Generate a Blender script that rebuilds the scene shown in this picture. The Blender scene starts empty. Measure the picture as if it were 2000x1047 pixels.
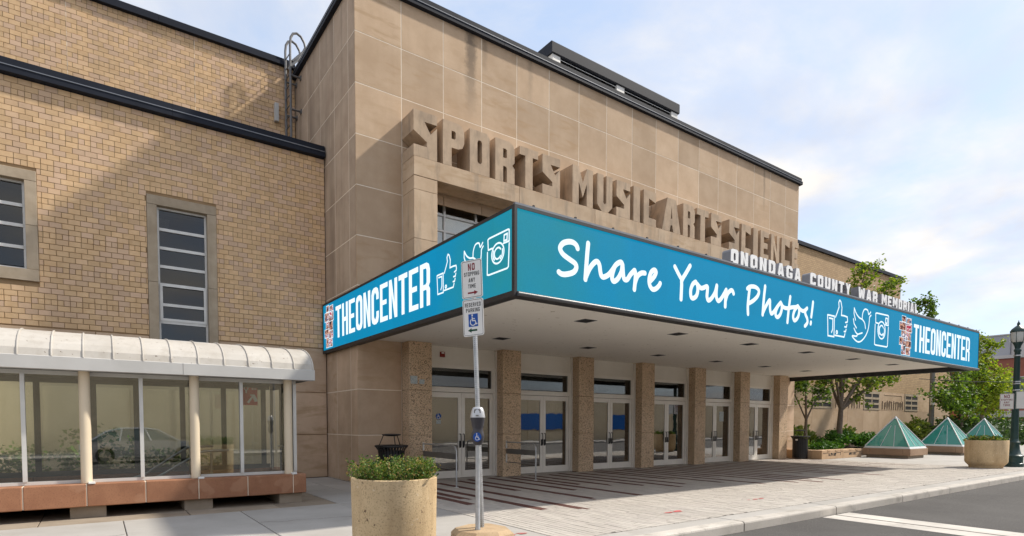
import bpy, math, random
from mathutils import Vector, Matrix
from mathutils.geometry import tessellate_polygon

random.seed(7)
C = bpy.context.scene.collection
sc = bpy.context.scene

# ------------------------------------------------------------------ camera
cam_d = bpy.data.cameras.new('camera')
cam = bpy.data.objects.new('camera', cam_d)
C.objects.link(cam)
RT = (0.81275277, -0.58260604, 0.00176957)
DN = (-0.02265057, -0.03463294, -0.99914339)
FW = (0.58216826, 0.81201648, -0.04134438)
cam.matrix_world = Matrix(((RT[0], -DN[0], -FW[0], 0.0), (RT[1], -DN[1], -FW[1], 0.0),
                           (RT[2], -DN[2], -FW[2], 1.5), (0, 0, 0, 1)))
cam_d.sensor_width = 36.0
cam_d.lens = 20.283
cam_d.shift_y = 0.1756
cam_d.clip_start = 0.05
cam_d.clip_end = 3000.0
sc.camera = cam

# ------------------------------------------------------------------ daylight
SUN_DIR = Vector((1.0, -0.36, 1.08)).normalized()
SUN_EL = math.asin(SUN_DIR.z)
SUN_AZ = math.atan2(SUN_DIR.x, SUN_DIR.y)
sun_d = bpy.data.lights.new('sun', 'SUN')
sun_d.energy = 2.0
sun_d.angle = math.radians(2.2)
sun_d.color = (1.0, 0.93, 0.82)
sun = bpy.data.objects.new('sun', sun_d)
sun.rotation_euler = SUN_DIR.to_track_quat('Z', 'Y').to_euler()
sun.location = (30, -10, 40)
C.objects.link(sun)

world = bpy.data.worlds.new('World')
sc.world = world
world.use_nodes = True
wn, wl = world.node_tree.nodes, world.node_tree.links
wn.clear()


def wnode(t, **kw):
    n = wn.new(t)
    for k, v in kw.items():
        setattr(n, k, v)
    return n


w_out = wnode('ShaderNodeOutputWorld')
w_bg = wnode('ShaderNodeBackground')
w_bg.inputs['Strength'].default_value = 0.10
w_sky = wnode('ShaderNodeTexSky')
w_sky.sky_type = 'NISHITA'
w_sky.sun_disc = False
w_sky.sun_elevation = SUN_EL
w_sky.sun_rotation = SUN_AZ
w_sky.air_density = 1.0
w_sky.dust_density = 1.0
w_tc = wnode('ShaderNodeTexCoord')
w_sep = wnode('ShaderNodeSeparateXYZ')
wl.new(w_tc.outputs['Generated'], w_sep.inputs[0])
w_mx = wnode('ShaderNodeMath', operation='MAXIMUM')
wl.new(w_sep.outputs['Z'], w_mx.inputs[0])
w_mx.inputs[1].default_value = 0.0
w_ad = wnode('ShaderNodeMath', operation='ADD')
wl.new(w_mx.outputs[0], w_ad.inputs[0])
w_ad.inputs[1].default_value = 0.22
w_dx = wnode('ShaderNodeMath', operation='DIVIDE')
w_dy = wnode('ShaderNodeMath', operation='DIVIDE')
wl.new(w_sep.outputs['X'], w_dx.inputs[0]); wl.new(w_ad.outputs[0], w_dx.inputs[1])
wl.new(w_sep.outputs['Y'], w_dy.inputs[0]); wl.new(w_ad.outputs[0], w_dy.inputs[1])
w_cmb = wnode('ShaderNodeCombineXYZ')
wl.new(w_dx.outputs[0], w_cmb.inputs[0]); wl.new(w_dy.outputs[0], w_cmb.inputs[1])
w_n = wnode('ShaderNodeTexNoise')
w_n.inputs['Scale'].default_value = 1.7
w_n.inputs['Detail'].default_value = 7.0
w_n.inputs['Roughness'].default_value = 0.6
w_n.inputs['Distortion'].default_value = 0.35
wl.new(w_cmb.outputs[0], w_n.inputs['Vector'])
w_r = wnode('ShaderNodeValToRGB')
w_r.color_ramp.elements[0].position = 0.33
w_r.color_ramp.elements[0].color = (0, 0, 0, 1)
w_r.color_ramp.elements[1].position = 0.62
w_r.color_ramp.elements[1].color = (1, 1, 1, 1)
wl.new(w_n.outputs['Fac'], w_r.inputs[0])
w_n2 = wnode('ShaderNodeTexNoise')
w_n2.inputs['Scale'].default_value = 3.4
w_n2.inputs['Detail'].default_value = 5.0
wl.new(w_cmb.outputs[0], w_n2.inputs['Vector'])
w_cl = wnode('ShaderNodeMixRGB')
w_cl.inputs[1].default_value = (3.0, 3.1, 3.45, 1)     # grey undersides of the cloud
w_cl.inputs[2].default_value = (4.4, 4.15, 3.8, 1)     # lit cloud
w_r2 = wnode('ShaderNodeValToRGB')
w_r2.color_ramp.elements[0].position = 0.36
w_r2.color_ramp.elements[1].position = 0.66
wl.new(w_n2.outputs['Fac'], w_r2.inputs[0])
wl.new(w_r2.outputs[0], w_cl.inputs[0])
w_thin = wnode('ShaderNodeMixRGB')                    # thin high cloud veiling the blue
w_thin.inputs[0].default_value = 0.72
w_thin.inputs[2].default_value = (2.45, 2.95, 3.8, 1)
wl.new(w_sky.outputs[0], w_thin.inputs[1])
w_mix = wnode('ShaderNodeMixRGB')
wl.new(w_r.outputs[0], w_mix.inputs[0])
wl.new(w_thin.outputs[0], w_mix.inputs[1])
wl.new(w_cl.outputs[0], w_mix.inputs[2])
wl.new(w_mix.outputs[0], w_bg.inputs['Color'])
wl.new(w_bg.outputs[0], w_out.inputs['Surface'])

sc.view_settings.view_transform = 'Standard'
sc.view_settings.look = 'None'
sc.view_settings.exposure = 1.36
sc.view_settings.gamma = 1.0
sc.view_settings.use_curve_mapping = False
sc.cycles.max_bounces = 12
sc.cycles.diffuse_bounces = 7
sc.cycles.transparent_max_bounces = 16
sc.cycles.caustics_reflective = False
sc.cycles.caustics_refractive = False

# ------------------------------------------------------------------ materials
class NT:
    def __init__(s, name):
        s.m = bpy.data.materials.new(name)
        s.m.use_nodes = True
        s.n, s.l = s.m.node_tree.nodes, s.m.node_tree.links
        s.n.clear()
        s.out = s.n.new('ShaderNodeOutputMaterial')

    def node(s, t, **kw):
        n = s.n.new(t)
        for k, v in kw.items():
            if k.startswith('i_'):
                n.inputs[k[2:].replace('_', ' ')].default_value = v
            else:
                setattr(n, k, v)
        return n

    def link(s, a, b):
        s.l.new(a, b)

    def math(s, op, a, b):
        n = s.n.new('ShaderNodeMath'); n.operation = op
        for i, x in enumerate((a, b)):
            if isinstance(x, (int, float)):
                n.inputs[i].default_value = x
            else:
                s.l.new(x, n.inputs[i])
        return n.outputs[0]

    def ramp(s, fac, p0, p1, c0=(0, 0, 0, 1), c1=(1, 1, 1, 1)):
        n = s.n.new('ShaderNodeValToRGB')
        e = n.color_ramp.elements
        e[0].position, e[1].position, e[0].color, e[1].color = p0, p1, c0, c1
        s.l.new(fac, n.inputs[0])
        return n.outputs[0]

    def mix(s, fac, a, b, mode='MIX'):
        n = s.n.new('ShaderNodeMixRGB'); n.blend_type = mode
        for i, x in enumerate((fac, a, b)):
            if isinstance(x, (int, float)):
                n.inputs[i].default_value = x
            elif isinstance(x, tuple):
                n.inputs[i].default_value = x if len(x) == 4 else (*x, 1)
            else:
                s.l.new(x, n.inputs[i])
        return n.outputs[0]

    def noise(s, vec, scale, detail=5, rough=0.55, dist=0.0):
        n = s.node('ShaderNodeTexNoise', i_Scale=scale, i_Detail=detail, i_Roughness=rough, i_Distortion=dist)
        s.l.new(vec, n.inputs['Vector'])
        return n.outputs['Fac']


def surf(name, base, dark, rough=0.8, scale=2.0, contrast=(0.35, 0.65), rnd=0.0, alt=None, altp=0.3, island=False,
         offs=0.0, speck=None, streak=None, streak_col=None, bump=None, metallic=0.0, spec=0.3, vein=None, blot=None, drips=None):
    t = NT(name)
    b = t.node('ShaderNodeBsdfPrincipled', i_Roughness=rough, i_Metallic=metallic)
    b.inputs['Specular IOR Level'].default_value = spec
    g = t.node('ShaderNodeNewGeometry')
    oi = t.node('ShaderNodeObjectInfo')
    r = g.outputs['Random Per Island'] if island else oi.outputs['Random']
    pos = g.outputs['Position']
    if offs:
        cm = t.node('ShaderNodeCombineXYZ')
        o = t.math('MULTIPLY', r, offs)
        for i in range(3):
            t.link(o, cm.inputs[i])
        va = t.node('ShaderNodeVectorMath', operation='ADD')
        t.link(pos, va.inputs[0]); t.link(cm.outputs[0], va.inputs[1])
        vec = va.outputs[0]
    else:
        vec = pos
    n1 = t.noise(vec, scale, 6, 0.6)
    col = t.mix(t.ramp(n1, *contrast), dark, base)
    if alt:
        wnz = t.node('ShaderNodeTexWhiteNoise', noise_dimensions='1D')
        t.link(r, wnz.inputs['W'])
        f = t.ramp(wnz.outputs['Value'], 1 - altp - 0.12, 1 - altp + 0.12)
        col = t.mix(t.math('MULTIPLY', f, 0.8), col, alt)
    if rnd:
        k = t.math('ADD', t.math('MULTIPLY', r, rnd * 2), 1 - rnd)
        cc = t.node('ShaderNodeCombineXYZ')
        for i in range(3):
            t.link(k, cc.inputs[i])
        col = t.mix(1.0, col, cc.outputs[0], 'MULTIPLY')
    if vein:
        mp = t.node('ShaderNodeMapping')
        mp.inputs['Scale'].default_value = vein[1]
        mp.inputs['Rotation'].default_value = vein[2]
        t.link(vec, mp.inputs['Vector'])
        nv = t.noise(mp.outputs[0], vein[0], 4, 0.6, 0.6)
        wv = t.node('ShaderNodeTexWhiteNoise', noise_dimensions='1D')
        t.link(t.math('ADD', r, 0.37), wv.inputs['W'])
        sel = t.ramp(wv.outputs['Value'], 0.45, 0.8)
        col = t.mix(t.math('MULTIPLY', t.math('MULTIPLY', t.ramp(nv, 0.5, 0.66), sel), vein[3]), col, vein[4])
    if streak:
        mp = t.node('ShaderNodeMapping')
        mp.inputs['Scale'].default_value = (1, 1, streak[2] if len(streak) > 2 else 0.09)
        t.link(pos, mp.inputs['Vector'])
        ns = t.noise(mp.outputs[0], streak[0], 4, 0.65)
        col = t.mix(t.math('MULTIPLY', t.ramp(ns, 0.5, 0.72), streak[1]), col, streak_col or dark)
    if blot:
        nb = t.noise(pos, blot[0], 5, 0.7)
        col = t.mix(t.math('MULTIPLY', t.ramp(nb, blot[3] if len(blot) > 3 else 0.56, 0.72), blot[1]), col, blot[2])
    for dx, z0, z1, wd, am in (drips or []):
        sx = t.node('ShaderNodeSeparateXYZ'); t.link(pos, sx.inputs[0])
        wob = t.math('MULTIPLY', t.math('SUBTRACT', t.noise(pos, 5.0, 4, 0.7), 0.5), wd * 1.6)
        ax = t.math('ABSOLUTE', t.math('ADD', t.math('SUBTRACT', sx.outputs[0], dx), wob), 0)
        m1 = t.ramp(t.math('DIVIDE', ax, wd), 0.25, 1.0, (1, 1, 1, 1), (0, 0, 0, 1))
        m2 = t.ramp(t.math('DIVIDE', t.math('SUBTRACT', sx.outputs[2], z0), z1 - z0), 0.0, 0.8)
        col = t.mix(t.math('MULTIPLY', t.math('MULTIPLY', m1, m2), am), col, (0.13, 0.10, 0.075))
    if speck:
        for sp in (speck if isinstance(speck[0], tuple) else (speck,)):
            nz = t.noise(pos, sp[0], 2, 0.5)
            col = t.mix(t.math('MULTIPLY', t.ramp(nz, sp[2], sp[2] + 0.06), sp[3]), col, sp[1])
    t.link(col, b.inputs['Base Color'])
    if bump:
        bn = t.node('ShaderNodeBump')
        bn.inputs['Strength'].default_value = bump[1]
        bn.inputs['Distance'].default_value = 0.01
        t.link(t.noise(pos, bump[0], 5, 0.65), bn.inputs['Height'])
        t.link(bn.outputs[0], b.inputs['Normal'])
    t.link(b.outputs[0], t.out.inputs['Surface'])
    return t.m


def glass(name, tint, k=1.0, c=0.02, wobble=0.0, gtint=(1, 1, 1), body=None):
    t = NT(name)
    tr = t.node('ShaderNodeBsdfTransparent'); tr.inputs[0].default_value = (*tint, 1)
    gl = t.node('ShaderNodeBsdfGlossy'); gl.inputs['Roughness'].default_value = 0.01
    gl.inputs[0].default_value = (*gtint, 1)
    fr = t.node('ShaderNodeFresnel'); fr.inputs[0].default_value = 1.5
    f = t.math('MINIMUM', t.math('ADD', t.math('MULTIPLY', fr.outputs[0], k), c), 1.0)
    if wobble:
        g = t.node('ShaderNodeNewGeometry')
        bn = t.node('ShaderNodeBump'); bn.inputs['Strength'].default_value = wobble
        bn.inputs['Distance'].default_value = 0.02
        t.link(t.noise(g.outputs['Position'], 1.6, 2), bn.inputs['Height'])
        t.link(bn.outputs[0], gl.inputs['Normal'])
    mx = t.node('ShaderNodeMixShader')
    src = tr
    if body:
        df = t.node('ShaderNodeBsdfDiffuse'); df.inputs[0].default_value = (*body[0], 1)
        src = t.node('ShaderNodeMixShader'); src.inputs[0].default_value = body[1]
        t.link(tr.outputs[0], src.inputs[1]); t.link(df.outputs[0], src.inputs[2])
    t.link(f, mx.inputs[0]); t.link(src.outputs[0], mx.inputs[1]); t.link(gl.outputs[0], mx.inputs[2])
    t.link(mx.outputs[0], t.out.inputs['Surface'])
    return t.m


def emit(name, col, strength, noise=None):
    t = NT(name)
    e = t.node('ShaderNodeEmission')
    e.inputs[0].default_value = (*col, 1); e.inputs[1].default_value = strength
    t.link(e.outputs[0], t.out.inputs['Surface'])
    return t.m


def leaf(name, cols, trans=0.35):
    t = NT(name)
    g = t.node('ShaderNodeNewGeometry')
    n = t.node('ShaderNodeValToRGB')
    e = n.color_ramp.elements
    e[0].position = 0.0; e[0].color = (*cols[0], 1)
    e[1].position = 1.0; e[1].color = (*cols[-1], 1)
    for i, c in enumerate(cols[1:-1]):
        x = e.new((i + 1) / (len(cols) - 1)); x.color = (*c, 1)
    t.link(g.outputs['Random Per Island'], n.inputs[0])
    d = t.node('ShaderNodeBsdfPrincipled', i_Roughness=0.5)
    d.inputs['Specular IOR Level'].default_value = 0.25
    t.link(n.outputs[0], d.inputs['Base Color'])
    tl = t.node('ShaderNodeBsdfTranslucent')
    t.link(t.mix(1.0, n.outputs[0], (1.5, 1.6, 0.6), 'MULTIPLY'), tl.inputs[0])
    mx = t.node('ShaderNodeMixShader'); mx.inputs[0].default_value = trans
    t.link(d.outputs[0], mx.inputs[1]); t.link(tl.outputs[0], mx.inputs[2])
    t.link(mx.outputs[0], t.out.inputs['Surface'])
    return t.m


STONE_V = (2.2, (0.5, 1.0, 2.2), (0.4, 0.6, 0.3), 0.6, (0.42, 0.28, 0.16))
M = {}
M['stone'] = surf('sandstone', drips=[(8.55, 9.9, 12.0, .22, .75), (9.0, 11.2, 12.1, .12, .4), (10.6, 10.6, 12.2, .12, .3), (23.0, 10.2, 12.1, .10, .5)], base=(0.56, 0.415, 0.285), dark=(0.47, 0.335, 0.22), rough=0.85, scale=1.3, contrast=(0.34, 0.66), rnd=0.13, offs=40.0,
                  vein=STONE_V, speck=(60, (0.42, 0.30, 0.2), 0.6, 0.35), streak=(1.4, 0.25), streak_col=(0.40, 0.285, 0.19),
                  bump=(45, 0.12))
M['portal'] = surf('weathered_sandstone', (0.58, 0.44, 0.305), (0.49, 0.355, 0.235), 0.85, 1.8, rnd=0.05, offs=20.0, vein=STONE_V,
                   streak=(3.5, 0.6, 0.16), streak_col=(0.26, 0.21, 0.165), bump=(40, 0.15))
M['letter_stone'] = surf('sooty_letter_stone', (0.54, 0.405, 0.28), (0.42, 0.31, 0.215), 0.85, 2.6, rnd=0.08, offs=20.0,
                         streak=(5, 0.65, 0.2), streak_col=(0.24, 0.19, 0.145), bump=(40, 0.2))
M['side_stone'] = surf('weathered_side_stone', (0.52, 0.405, 0.30), (0.42, 0.315, 0.23), 0.85, 1.4, rnd=0.1, offs=40.0,
                       streak=(1.7, 0.6, 0.05), streak_col=(0.215, 0.165, 0.125), bump=(40, 0.15),
                       blot=(0.8, 0.35, (0.28, 0.21, 0.15)))
M['base_stone'] = surf('base_stone', (0.62, 0.46, 0.325), (0.51, 0.365, 0.25), 0.8, 1.4, rnd=0.1, offs=40.0, vein=STONE_V,
                       streak=(1.5, 0.35, 0.1), streak_col=(0.32, 0.225, 0.155), bump=(40, 0.1))
M['joint'] = surf('pale_joint', (0.86, 0.76, 0.62), (0.76, 0.66, 0.53), 0.9, 3.0)
M['core'] = surf('backing_masonry', (0.42, 0.31, 0.21), (0.36, 0.26, 0.17), 0.9, 3.0)
BR = dict(base=(0.69, 0.48, 0.28), dark=(0.62, 0.415, 0.23), rough=0.85, scale=6.0, rnd=0.10, streak=(0.7, 0.4, 0.3), streak_col=(0.44, 0.31, 0.19),
          alt=(0.61, 0.43, 0.305), altp=0.35, bump=(80, 0.2), blot=(0.55, 0.25, (0.46, 0.32, 0.19)))
M['brick_one'] = surf('tan_brick', **BR)
M['brick_many'] = surf('tan_bricks', island=True, **BR)
M['mortar'] = surf('brown_mortar', (0.36, 0.245, 0.14), (0.30, 0.20, 0.11), 0.95, 5.0)
M['coping'] = surf('dark_metal_coping', (0.020, 0.024, 0.036), (0.016, 0.019, 0.028), 0.6, 1.0, spec=0.15)
M['coping_edge'] = surf('grey_metal_edge', (0.22, 0.23, 0.25), (0.17, 0.18, 0.2), 0.4, 1.0, metallic=0.5, spec=0.5)
M['surround'] = surf('limestone_surround', (0.44, 0.36, 0.265), (0.35, 0.28, 0.2), 0.85, 3.0, rnd=0.06, offs=9.0,
                     streak=(4, 0.4), streak_col=(0.27, 0.215, 0.16), bump=(50, 0.12))
M['alu'] = surf('white_aluminium', (0.68, 0.67, 0.64), (0.6, 0.59, 0.57), 0.4, 3.0, metallic=0.1, spec=0.5)
M['door_alu'] = surf('satin_aluminium', (0.82, 0.79, 0.74), (0.76, 0.73, 0.68), 0.4, 2.0, metallic=0.05, spec=0.5)
M['dark'] = surf('black_iron', (0.018, 0.018, 0.02), (0.012, 0.012, 0.014), 0.5, 3.0, spec=0.5)
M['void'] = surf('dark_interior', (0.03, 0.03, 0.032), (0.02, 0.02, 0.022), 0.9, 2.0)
M['pav_frame'] = surf('dark_green_grey_frame', (0.07, 0.085, 0.078), (0.055, 0.066, 0.06), 0.5, 1.0)
M['rail_grey'] = surf('dark_grey_rail', (0.10, 0.105, 0.115), (0.08, 0.084, 0.09), 0.4, 1.0, spec=0.5)
M['ladder_grey'] = surf('painted_ladder_steel', (0.20, 0.20, 0.205), (0.15, 0.15, 0.155), 0.5, 4.0)
M['lobby'] = surf('lobby_plaster', (0.30, 0.27, 0.235), (0.24, 0.215, 0.185), 0.8, 1.0)
M['lobby_floor'] = surf('lobby_floor', (0.14, 0.12, 0.10), (0.1, 0.085, 0.07), 0.4, 1.0)
M['granite'] = surf('speckled_granite', (0.66, 0.49, 0.33), (0.57, 0.41, 0.265), 0.55, 1.2, rnd=0.06, offs=3.0,
                    speck=((48, (0.09, 0.065, 0.05), 0.55, 0.8), (24, (0.12, 0.085, 0.06), 0.60, 0.8), (30, (0.68, 0.53, 0.38), 0.60, 0.6)), spec=0.4,
                    blot=(1.0, 0.3, (0.36, 0.27, 0.2)))
M['granite_dark'] = surf('dark_granite', (0.23, 0.165, 0.115), (0.185, 0.13, 0.09), 0.55, 1.2,
                         speck=(70, (0.05, 0.04, 0.03), 0.56, 0.8))
M['red_granite'] = surf('brown_granite_base', (0.37, 0.18, 0.10), (0.29, 0.135, 0.075), 0.75, 2.4, rnd=0.08, offs=7.0,
                        speck=((55, (0.2, 0.10, 0.06), 0.55, 0.5), (3.0, (0.42, 0.23, 0.14), 0.57, 0.5)), bump=(60, 0.1))
M['soffit'] = surf('off_white_plaster', (0.88, 0.85, 0.79), (0.85, 0.82, 0.76), 0.8, 0.5, speck=(9, (0.45, 0.4, 0.33), 0.68, 0.7),
                   blot=(0.7, 0.2, (0.76, 0.72, 0.65)))
M['spandrel'] = surf('spandrel_panel', (0.78, 0.75, 0.69), (0.72, 0.69, 0.63), 0.6, 1.5)
M['frame_black'] = surf('black_frame', (0.016, 0.017, 0.02), (0.012, 0.013, 0.015), 0.45, 2.0, spec=0.5)
M['steel'] = surf('brushed_steel', (0.55, 0.55, 0.55), (0.45, 0.45, 0.45), 0.32, 6.0, metallic=0.9)
M['galv'] = surf('galvanised_steel', (0.52, 0.53, 0.54), (0.40, 0.41, 0.42), 0.45, 14.0, metallic=0.7)
M['white_letter'] = surf('white_letter_face', (0.90, 0.90, 0.90), (0.86, 0.86, 0.86), 0.5, 2.0)
M['shaded_letter_side'] = surf('shaded_letter_return', (0.33, 0.33, 0.35), (0.27, 0.27, 0.29), 0.5, 2.0)  # shade on the white letters' returns, put into a grey base colour
M['roof_white'] = surf('painted_roof_metal', (0.55, 0.52, 0.475), (0.48, 0.445, 0.395), 0.5, 1.5, rnd=0.07,
                       speck=(22, (0.16, 0.12, 0.09), 0.68, 0.9), streak=(4, .5, .5), streak_col=(0.36, 0.32, 0.27), blot=(2.5, 0.4, (0.40, 0.36, 0.30)))
M['gutter'] = surf('painted_gutter', (0.56, 0.55, 0.53), (0.5, 0.49, 0.47), 0.5, 1.5)
M['cream'] = surf('cream_paint', (0.74, 0.63, 0.47), (0.68, 0.57, 0.42), 0.5, 1.0)
M['concrete'] = surf('sidewalk_concrete', (0.44, 0.42, 0.395), (0.37, 0.35, 0.325), 0.9, 0.9, rnd=0.05, offs=11.0,
                     speck=((70, (0.34, 0.32, 0.29), 0.6, 0.5), (11, (0.20, 0.185, 0.17), 0.72, 0.6)), blot=(1.2, 0.55, (0.33, 0.30, 0.265)), bump=(70, 0.15))
M['old_concrete'] = surf('stained_concrete', (0.36, 0.30, 0.235), (0.27, 0.22, 0.165), 0.9, 1.6, rnd=0.05, offs=11.0,
                         blot=(1.5, 0.5, (0.2, 0.16, 0.12)), bump=(60, 0.2))
M['bed'] = surf('joint_bed', (0.10, 0.085, 0.07), (0.07, 0.06, 0.05), 0.95, 4.0)
PV = dict(base=(0.50, 0.465, 0.42), dark=(0.43, 0.395, 0.355), rough=0.9, scale=1.1, rnd=0.07, alt=(0.45, 0.41, 0.375), altp=0.3,
          blot=(0.7, 0.3, (0.40, 0.365, 0.325)), bump=(70, 0.15))
M['paver_one'] = surf('grey_paver', **PV)
M['paver_many'] = surf('grey_pavers', island=True, **PV)
M['red_paver'] = surf('red_paver', (0.15, 0.068, 0.055), (0.105, 0.049, 0.04), 0.85, 3.0, rnd=0.12, bump=(60, 0.15))
M['kerb'] = surf('kerb_concrete', (0.56, 0.52, 0.47), (0.44, 0.41, 0.37), 0.9, 1.6, rnd=0.05, offs=5.0,
                 blot=(2.4, 0.75, (0.22, 0.20, 0.175), 0.55), speck=(50, (0.3, 0.28, 0.25), 0.62, 0.5), bump=(50, 0.3))
M['asphalt'] = surf('asphalt', (0.098, 0.092, 0.088), (0.076, 0.071, 0.068), 0.9, 0.6, speck=((60, (0.20, 0.19, 0.175), 0.6, 0.7),
                    (85, (0.025, 0.023, 0.022), 0.58, 0.7)), blot=(0.5, 0.45, (0.055, 0.05, 0.048), 0.5), bump=(90, 0.6))
M['worn_white'] = surf('worn_white_band', (0.60, 0.56, 0.51), (0.46, 0.43, 0.39), 0.85, 1.5, blot=(2.2, 0.6, (0.24, 0.22, 0.2)),
                       bump=(60, 0.2))
M['earth'] = surf('distant_ground', (0.12, 0.115, 0.105), (0.09, 0.085, 0.075), 0.95, 0.3)
M['soil'] = surf('mulch', (0.07, 0.045, 0.03), (0.045, 0.03, 0.02), 0.95, 9.0, bump=(30, 0.6))
M['planter'] = surf('sand_concrete', (0.66, 0.50, 0.30), (0.55, 0.40, 0.23), 0.9, 2.4,
                    speck=((60, (0.36, 0.25, 0.14), 0.56, 0.6), (14, (0.74, 0.63, 0.46), 0.68, 0.5), (18, (0.14, 0.09, 0.055), 0.68, 0.9)),
                    blot=(2.2, 0.5, (0.46, 0.32, 0.175)), streak=(5, 0.6, 0.12), streak_col=(0.36, 0.25, 0.14), bump=(70, 0.35))
M['footing'] = surf('footing_concrete', (0.52, 0.38, 0.24), (0.40, 0.29, 0.18), 0.9, 4.0, speck=(60, (0.22, 0.15, 0.1), 0.6, 0.5),
                    blot=(5, 0.4, (0.3, 0.17, 0.09)), bump=(50, 0.3))
M['sign_white'] = surf('sign_white', (0.78, 0.77, 0.75), (0.74, 0.73, 0.71), 0.45, 2.0)
M['sign_black'] = surf('sign_black', (0.012, 0.012, 0.012), (0.012, 0.012, 0.012), 0.5, 2.0)
M['sign_red'] = surf('sign_red', (0.24, 0.012, 0.022), (0.2, 0.01, 0.02), 0.5, 2.0)
M['sign_green'] = surf('sign_green', (0.008, 0.06, 0.03), (0.008, 0.06, 0.03), 0.5, 2.0)
M['sign_blue'] = surf('sign_blue', (0.012, 0.08, 0.36), (0.012, 0.08, 0.36), 0.5, 2.0)
M['meter_dark'] = surf('meter_housing', (0.05, 0.048, 0.058), (0.04, 0.038, 0.046), 0.4, 3.0, spec=0.5)
M['meter_silver'] = surf('meter_cap', (0.56, 0.56, 0.57), (0.5, 0.5, 0.51), 0.35, 3.0, metallic=0.5)
M['lamp_green'] = surf('dark_green_paint', (0.012, 0.045, 0.042), (0.010, 0.036, 0.034), 0.4, 2.0, spec=0.5)
M['lamp_glass'] = surf('frosted_lantern', (0.55, 0.54, 0.5), (0.5, 0.49, 0.45), 0.3, 2.0)
M['pole_grey'] = surf('grey_pole', (0.20, 0.19, 0.17), (0.16, 0.15, 0.14), 0.5, 2.0, metallic=0.3)
M['skylight_metal'] = surf('pale_skylight_frame', (0.62, 0.64, 0.64), (0.55, 0.57, 0.57), 0.4, 2.0, metallic=0.2)
M['skylight_base'] = surf('tan_stone_base', (0.36, 0.245, 0.165), (0.29, 0.19, 0.125), 0.8, 2.0, speck=(40, (0.22, 0.15, 0.1), 0.57, 0.5))
M['carved'] = surf('carved_stone', (0.55, 0.38, 0.24), (0.47, 0.32, 0.2), 0.85, 2.0, bump=(40, 0.1))
M['bark'] = surf('maple_bark', (0.17, 0.13, 0.10), (0.11, 0.085, 0.065), 0.9, 6.0, streak=(14, 0.5, 0.12), bump=(30, 0.5))
M['leaf_maple'] = leaf('maple_leaves', [(0.03, 0.065, 0.01), (0.07, 0.13, 0.018), (0.12, 0.20, 0.025), (0.19, 0.27, 0.04)], 0.35)
M['leaf_bright'] = leaf('sunny_maple_leaves', [(0.05, 0.095, 0.012), (0.11, 0.175, 0.022), (0.18, 0.24, 0.03), (0.26, 0.29, 0.05)], 0.4)
M['leaf_yellow'] = leaf('yellow_green_leaves', [(0.09, 0.14, 0.012), (0.17, 0.24, 0.022), (0.26, 0.32, 0.035), (0.36, 0.38, 0.06)], 0.4)
M['leaf_juniper'] = leaf('juniper_needles', [(0.03, 0.085, 0.015), (0.06, 0.15, 0.02), (0.10, 0.21, 0.028)], 0.2)
M['leaf_hosta'] = leaf('shrub_leaves', [(0.08, 0.13, 0.02), (0.16, 0.21, 0.04), (0.28, 0.31, 0.09)], 0.3)
M['leaf_hedge'] = leaf('hedge_leaves', [(0.02, 0.05, 0.014), (0.045, 0.09, 0.022), (0.08, 0.14, 0.035)], 0.2)
M['leaf_box'] = leaf('boxwood_leaves', [(0.02, 0.06, 0.012), (0.06, 0.13, 0.022), (0.11, 0.19, 0.035), (0.20, 0.24, 0.06), (0.36, 0.22, 0.09)], 0.25)
M['leaf_ivy'] = leaf('ivy_leaves', [(0.05, 0.12, 0.02), (0.10, 0.22, 0.035), (0.18, 0.30, 0.05)], 0.3)
M['red_brick'] = surf('red_brick_wall', (0.34, 0.125, 0.085), (0.28, 0.10, 0.07), 0.85, 0.8, rnd=0.0, bump=(20, 0.1))
M['grey_panel'] = surf('grey_panel', (0.40, 0.40, 0.42), (0.36, 0.36, 0.38), 0.6, 0.4)
M['pale_panel'] = surf('pale_panel', (0.56, 0.53, 0.50), (0.5, 0.47, 0.45), 0.6, 0.4)
M['tan_wall'] = surf('beige_rendered_wall', (0.76, 0.64, 0.45), (0.66, 0.55, 0.38), 0.9, 0.5, streak=(0.8, 0.3))
M['car_paint'] = surf('silver_car_paint', (0.62, 0.63, 0.65), (0.6, 0.61, 0.63), 0.25, 1.0, metallic=0.4, spec=0.6)
M['rubber'] = surf('tyre_rubber', (0.02, 0.02, 0.02), (0.016, 0.016, 0.016), 0.8, 4.0)
M['banner_blue'] = surf('blue_banner', (0.012, 0.13, 0.46), (0.012, 0.12, 0.42), 0.6, 1.0)
M['blind'] = surf('white_blind', (0.62, 0.64, 0.66), (0.56, 0.58, 0.6), 0.7, 1.5)
M['poster'] = surf('paper_notice', (0.62, 0.66, 0.66), (0.3, 0.38, 0.42), 0.6, 40.0)
M['alarm_red'] = surf('alarm_red', (0.25, 0.03, 0.02), (0.22, 0.025, 0.018), 0.4, 2.0)
M['red_panel'] = surf('red_sign_panel', (0.52, 0.02, 0.03), (0.48, 0.02, 0.03), 0.5, 2.0)
M['paint_red'] = surf('red_spray_paint', (0.55, 0.07, 0.08), (0.5, 0.2, 0.18), 0.8, 12.0)
M['glass_win'] = glass('window_glass', (0.40, 0.42, 0.43), 0.85, 0.02)
M['glass_door'] = glass('door_glass', (0.50, 0.50, 0.48), 2.2, 0.14, 0.06)
M['glass_pav'] = glass('pavilion_glass', (0.92, 0.93, 0.89), 1.2, 0.09)
M['glass_sky'] = glass('skylight_glass', (0.12, 0.52, 0.45), 0.8, 0.02, gtint=(0.85, 1.0, 0.98), body=((0.065, 0.39, 0.335), 0.6))
M['glass_far'] = surf('far_window_glass', (0.10, 0.15, 0.15), (0.06, 0.09, 0.09), 0.1, 0.6, spec=0.8)
M['tube'] = emit('lit_tube', (1.0, 0.95, 0.85), 4.0)


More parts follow.
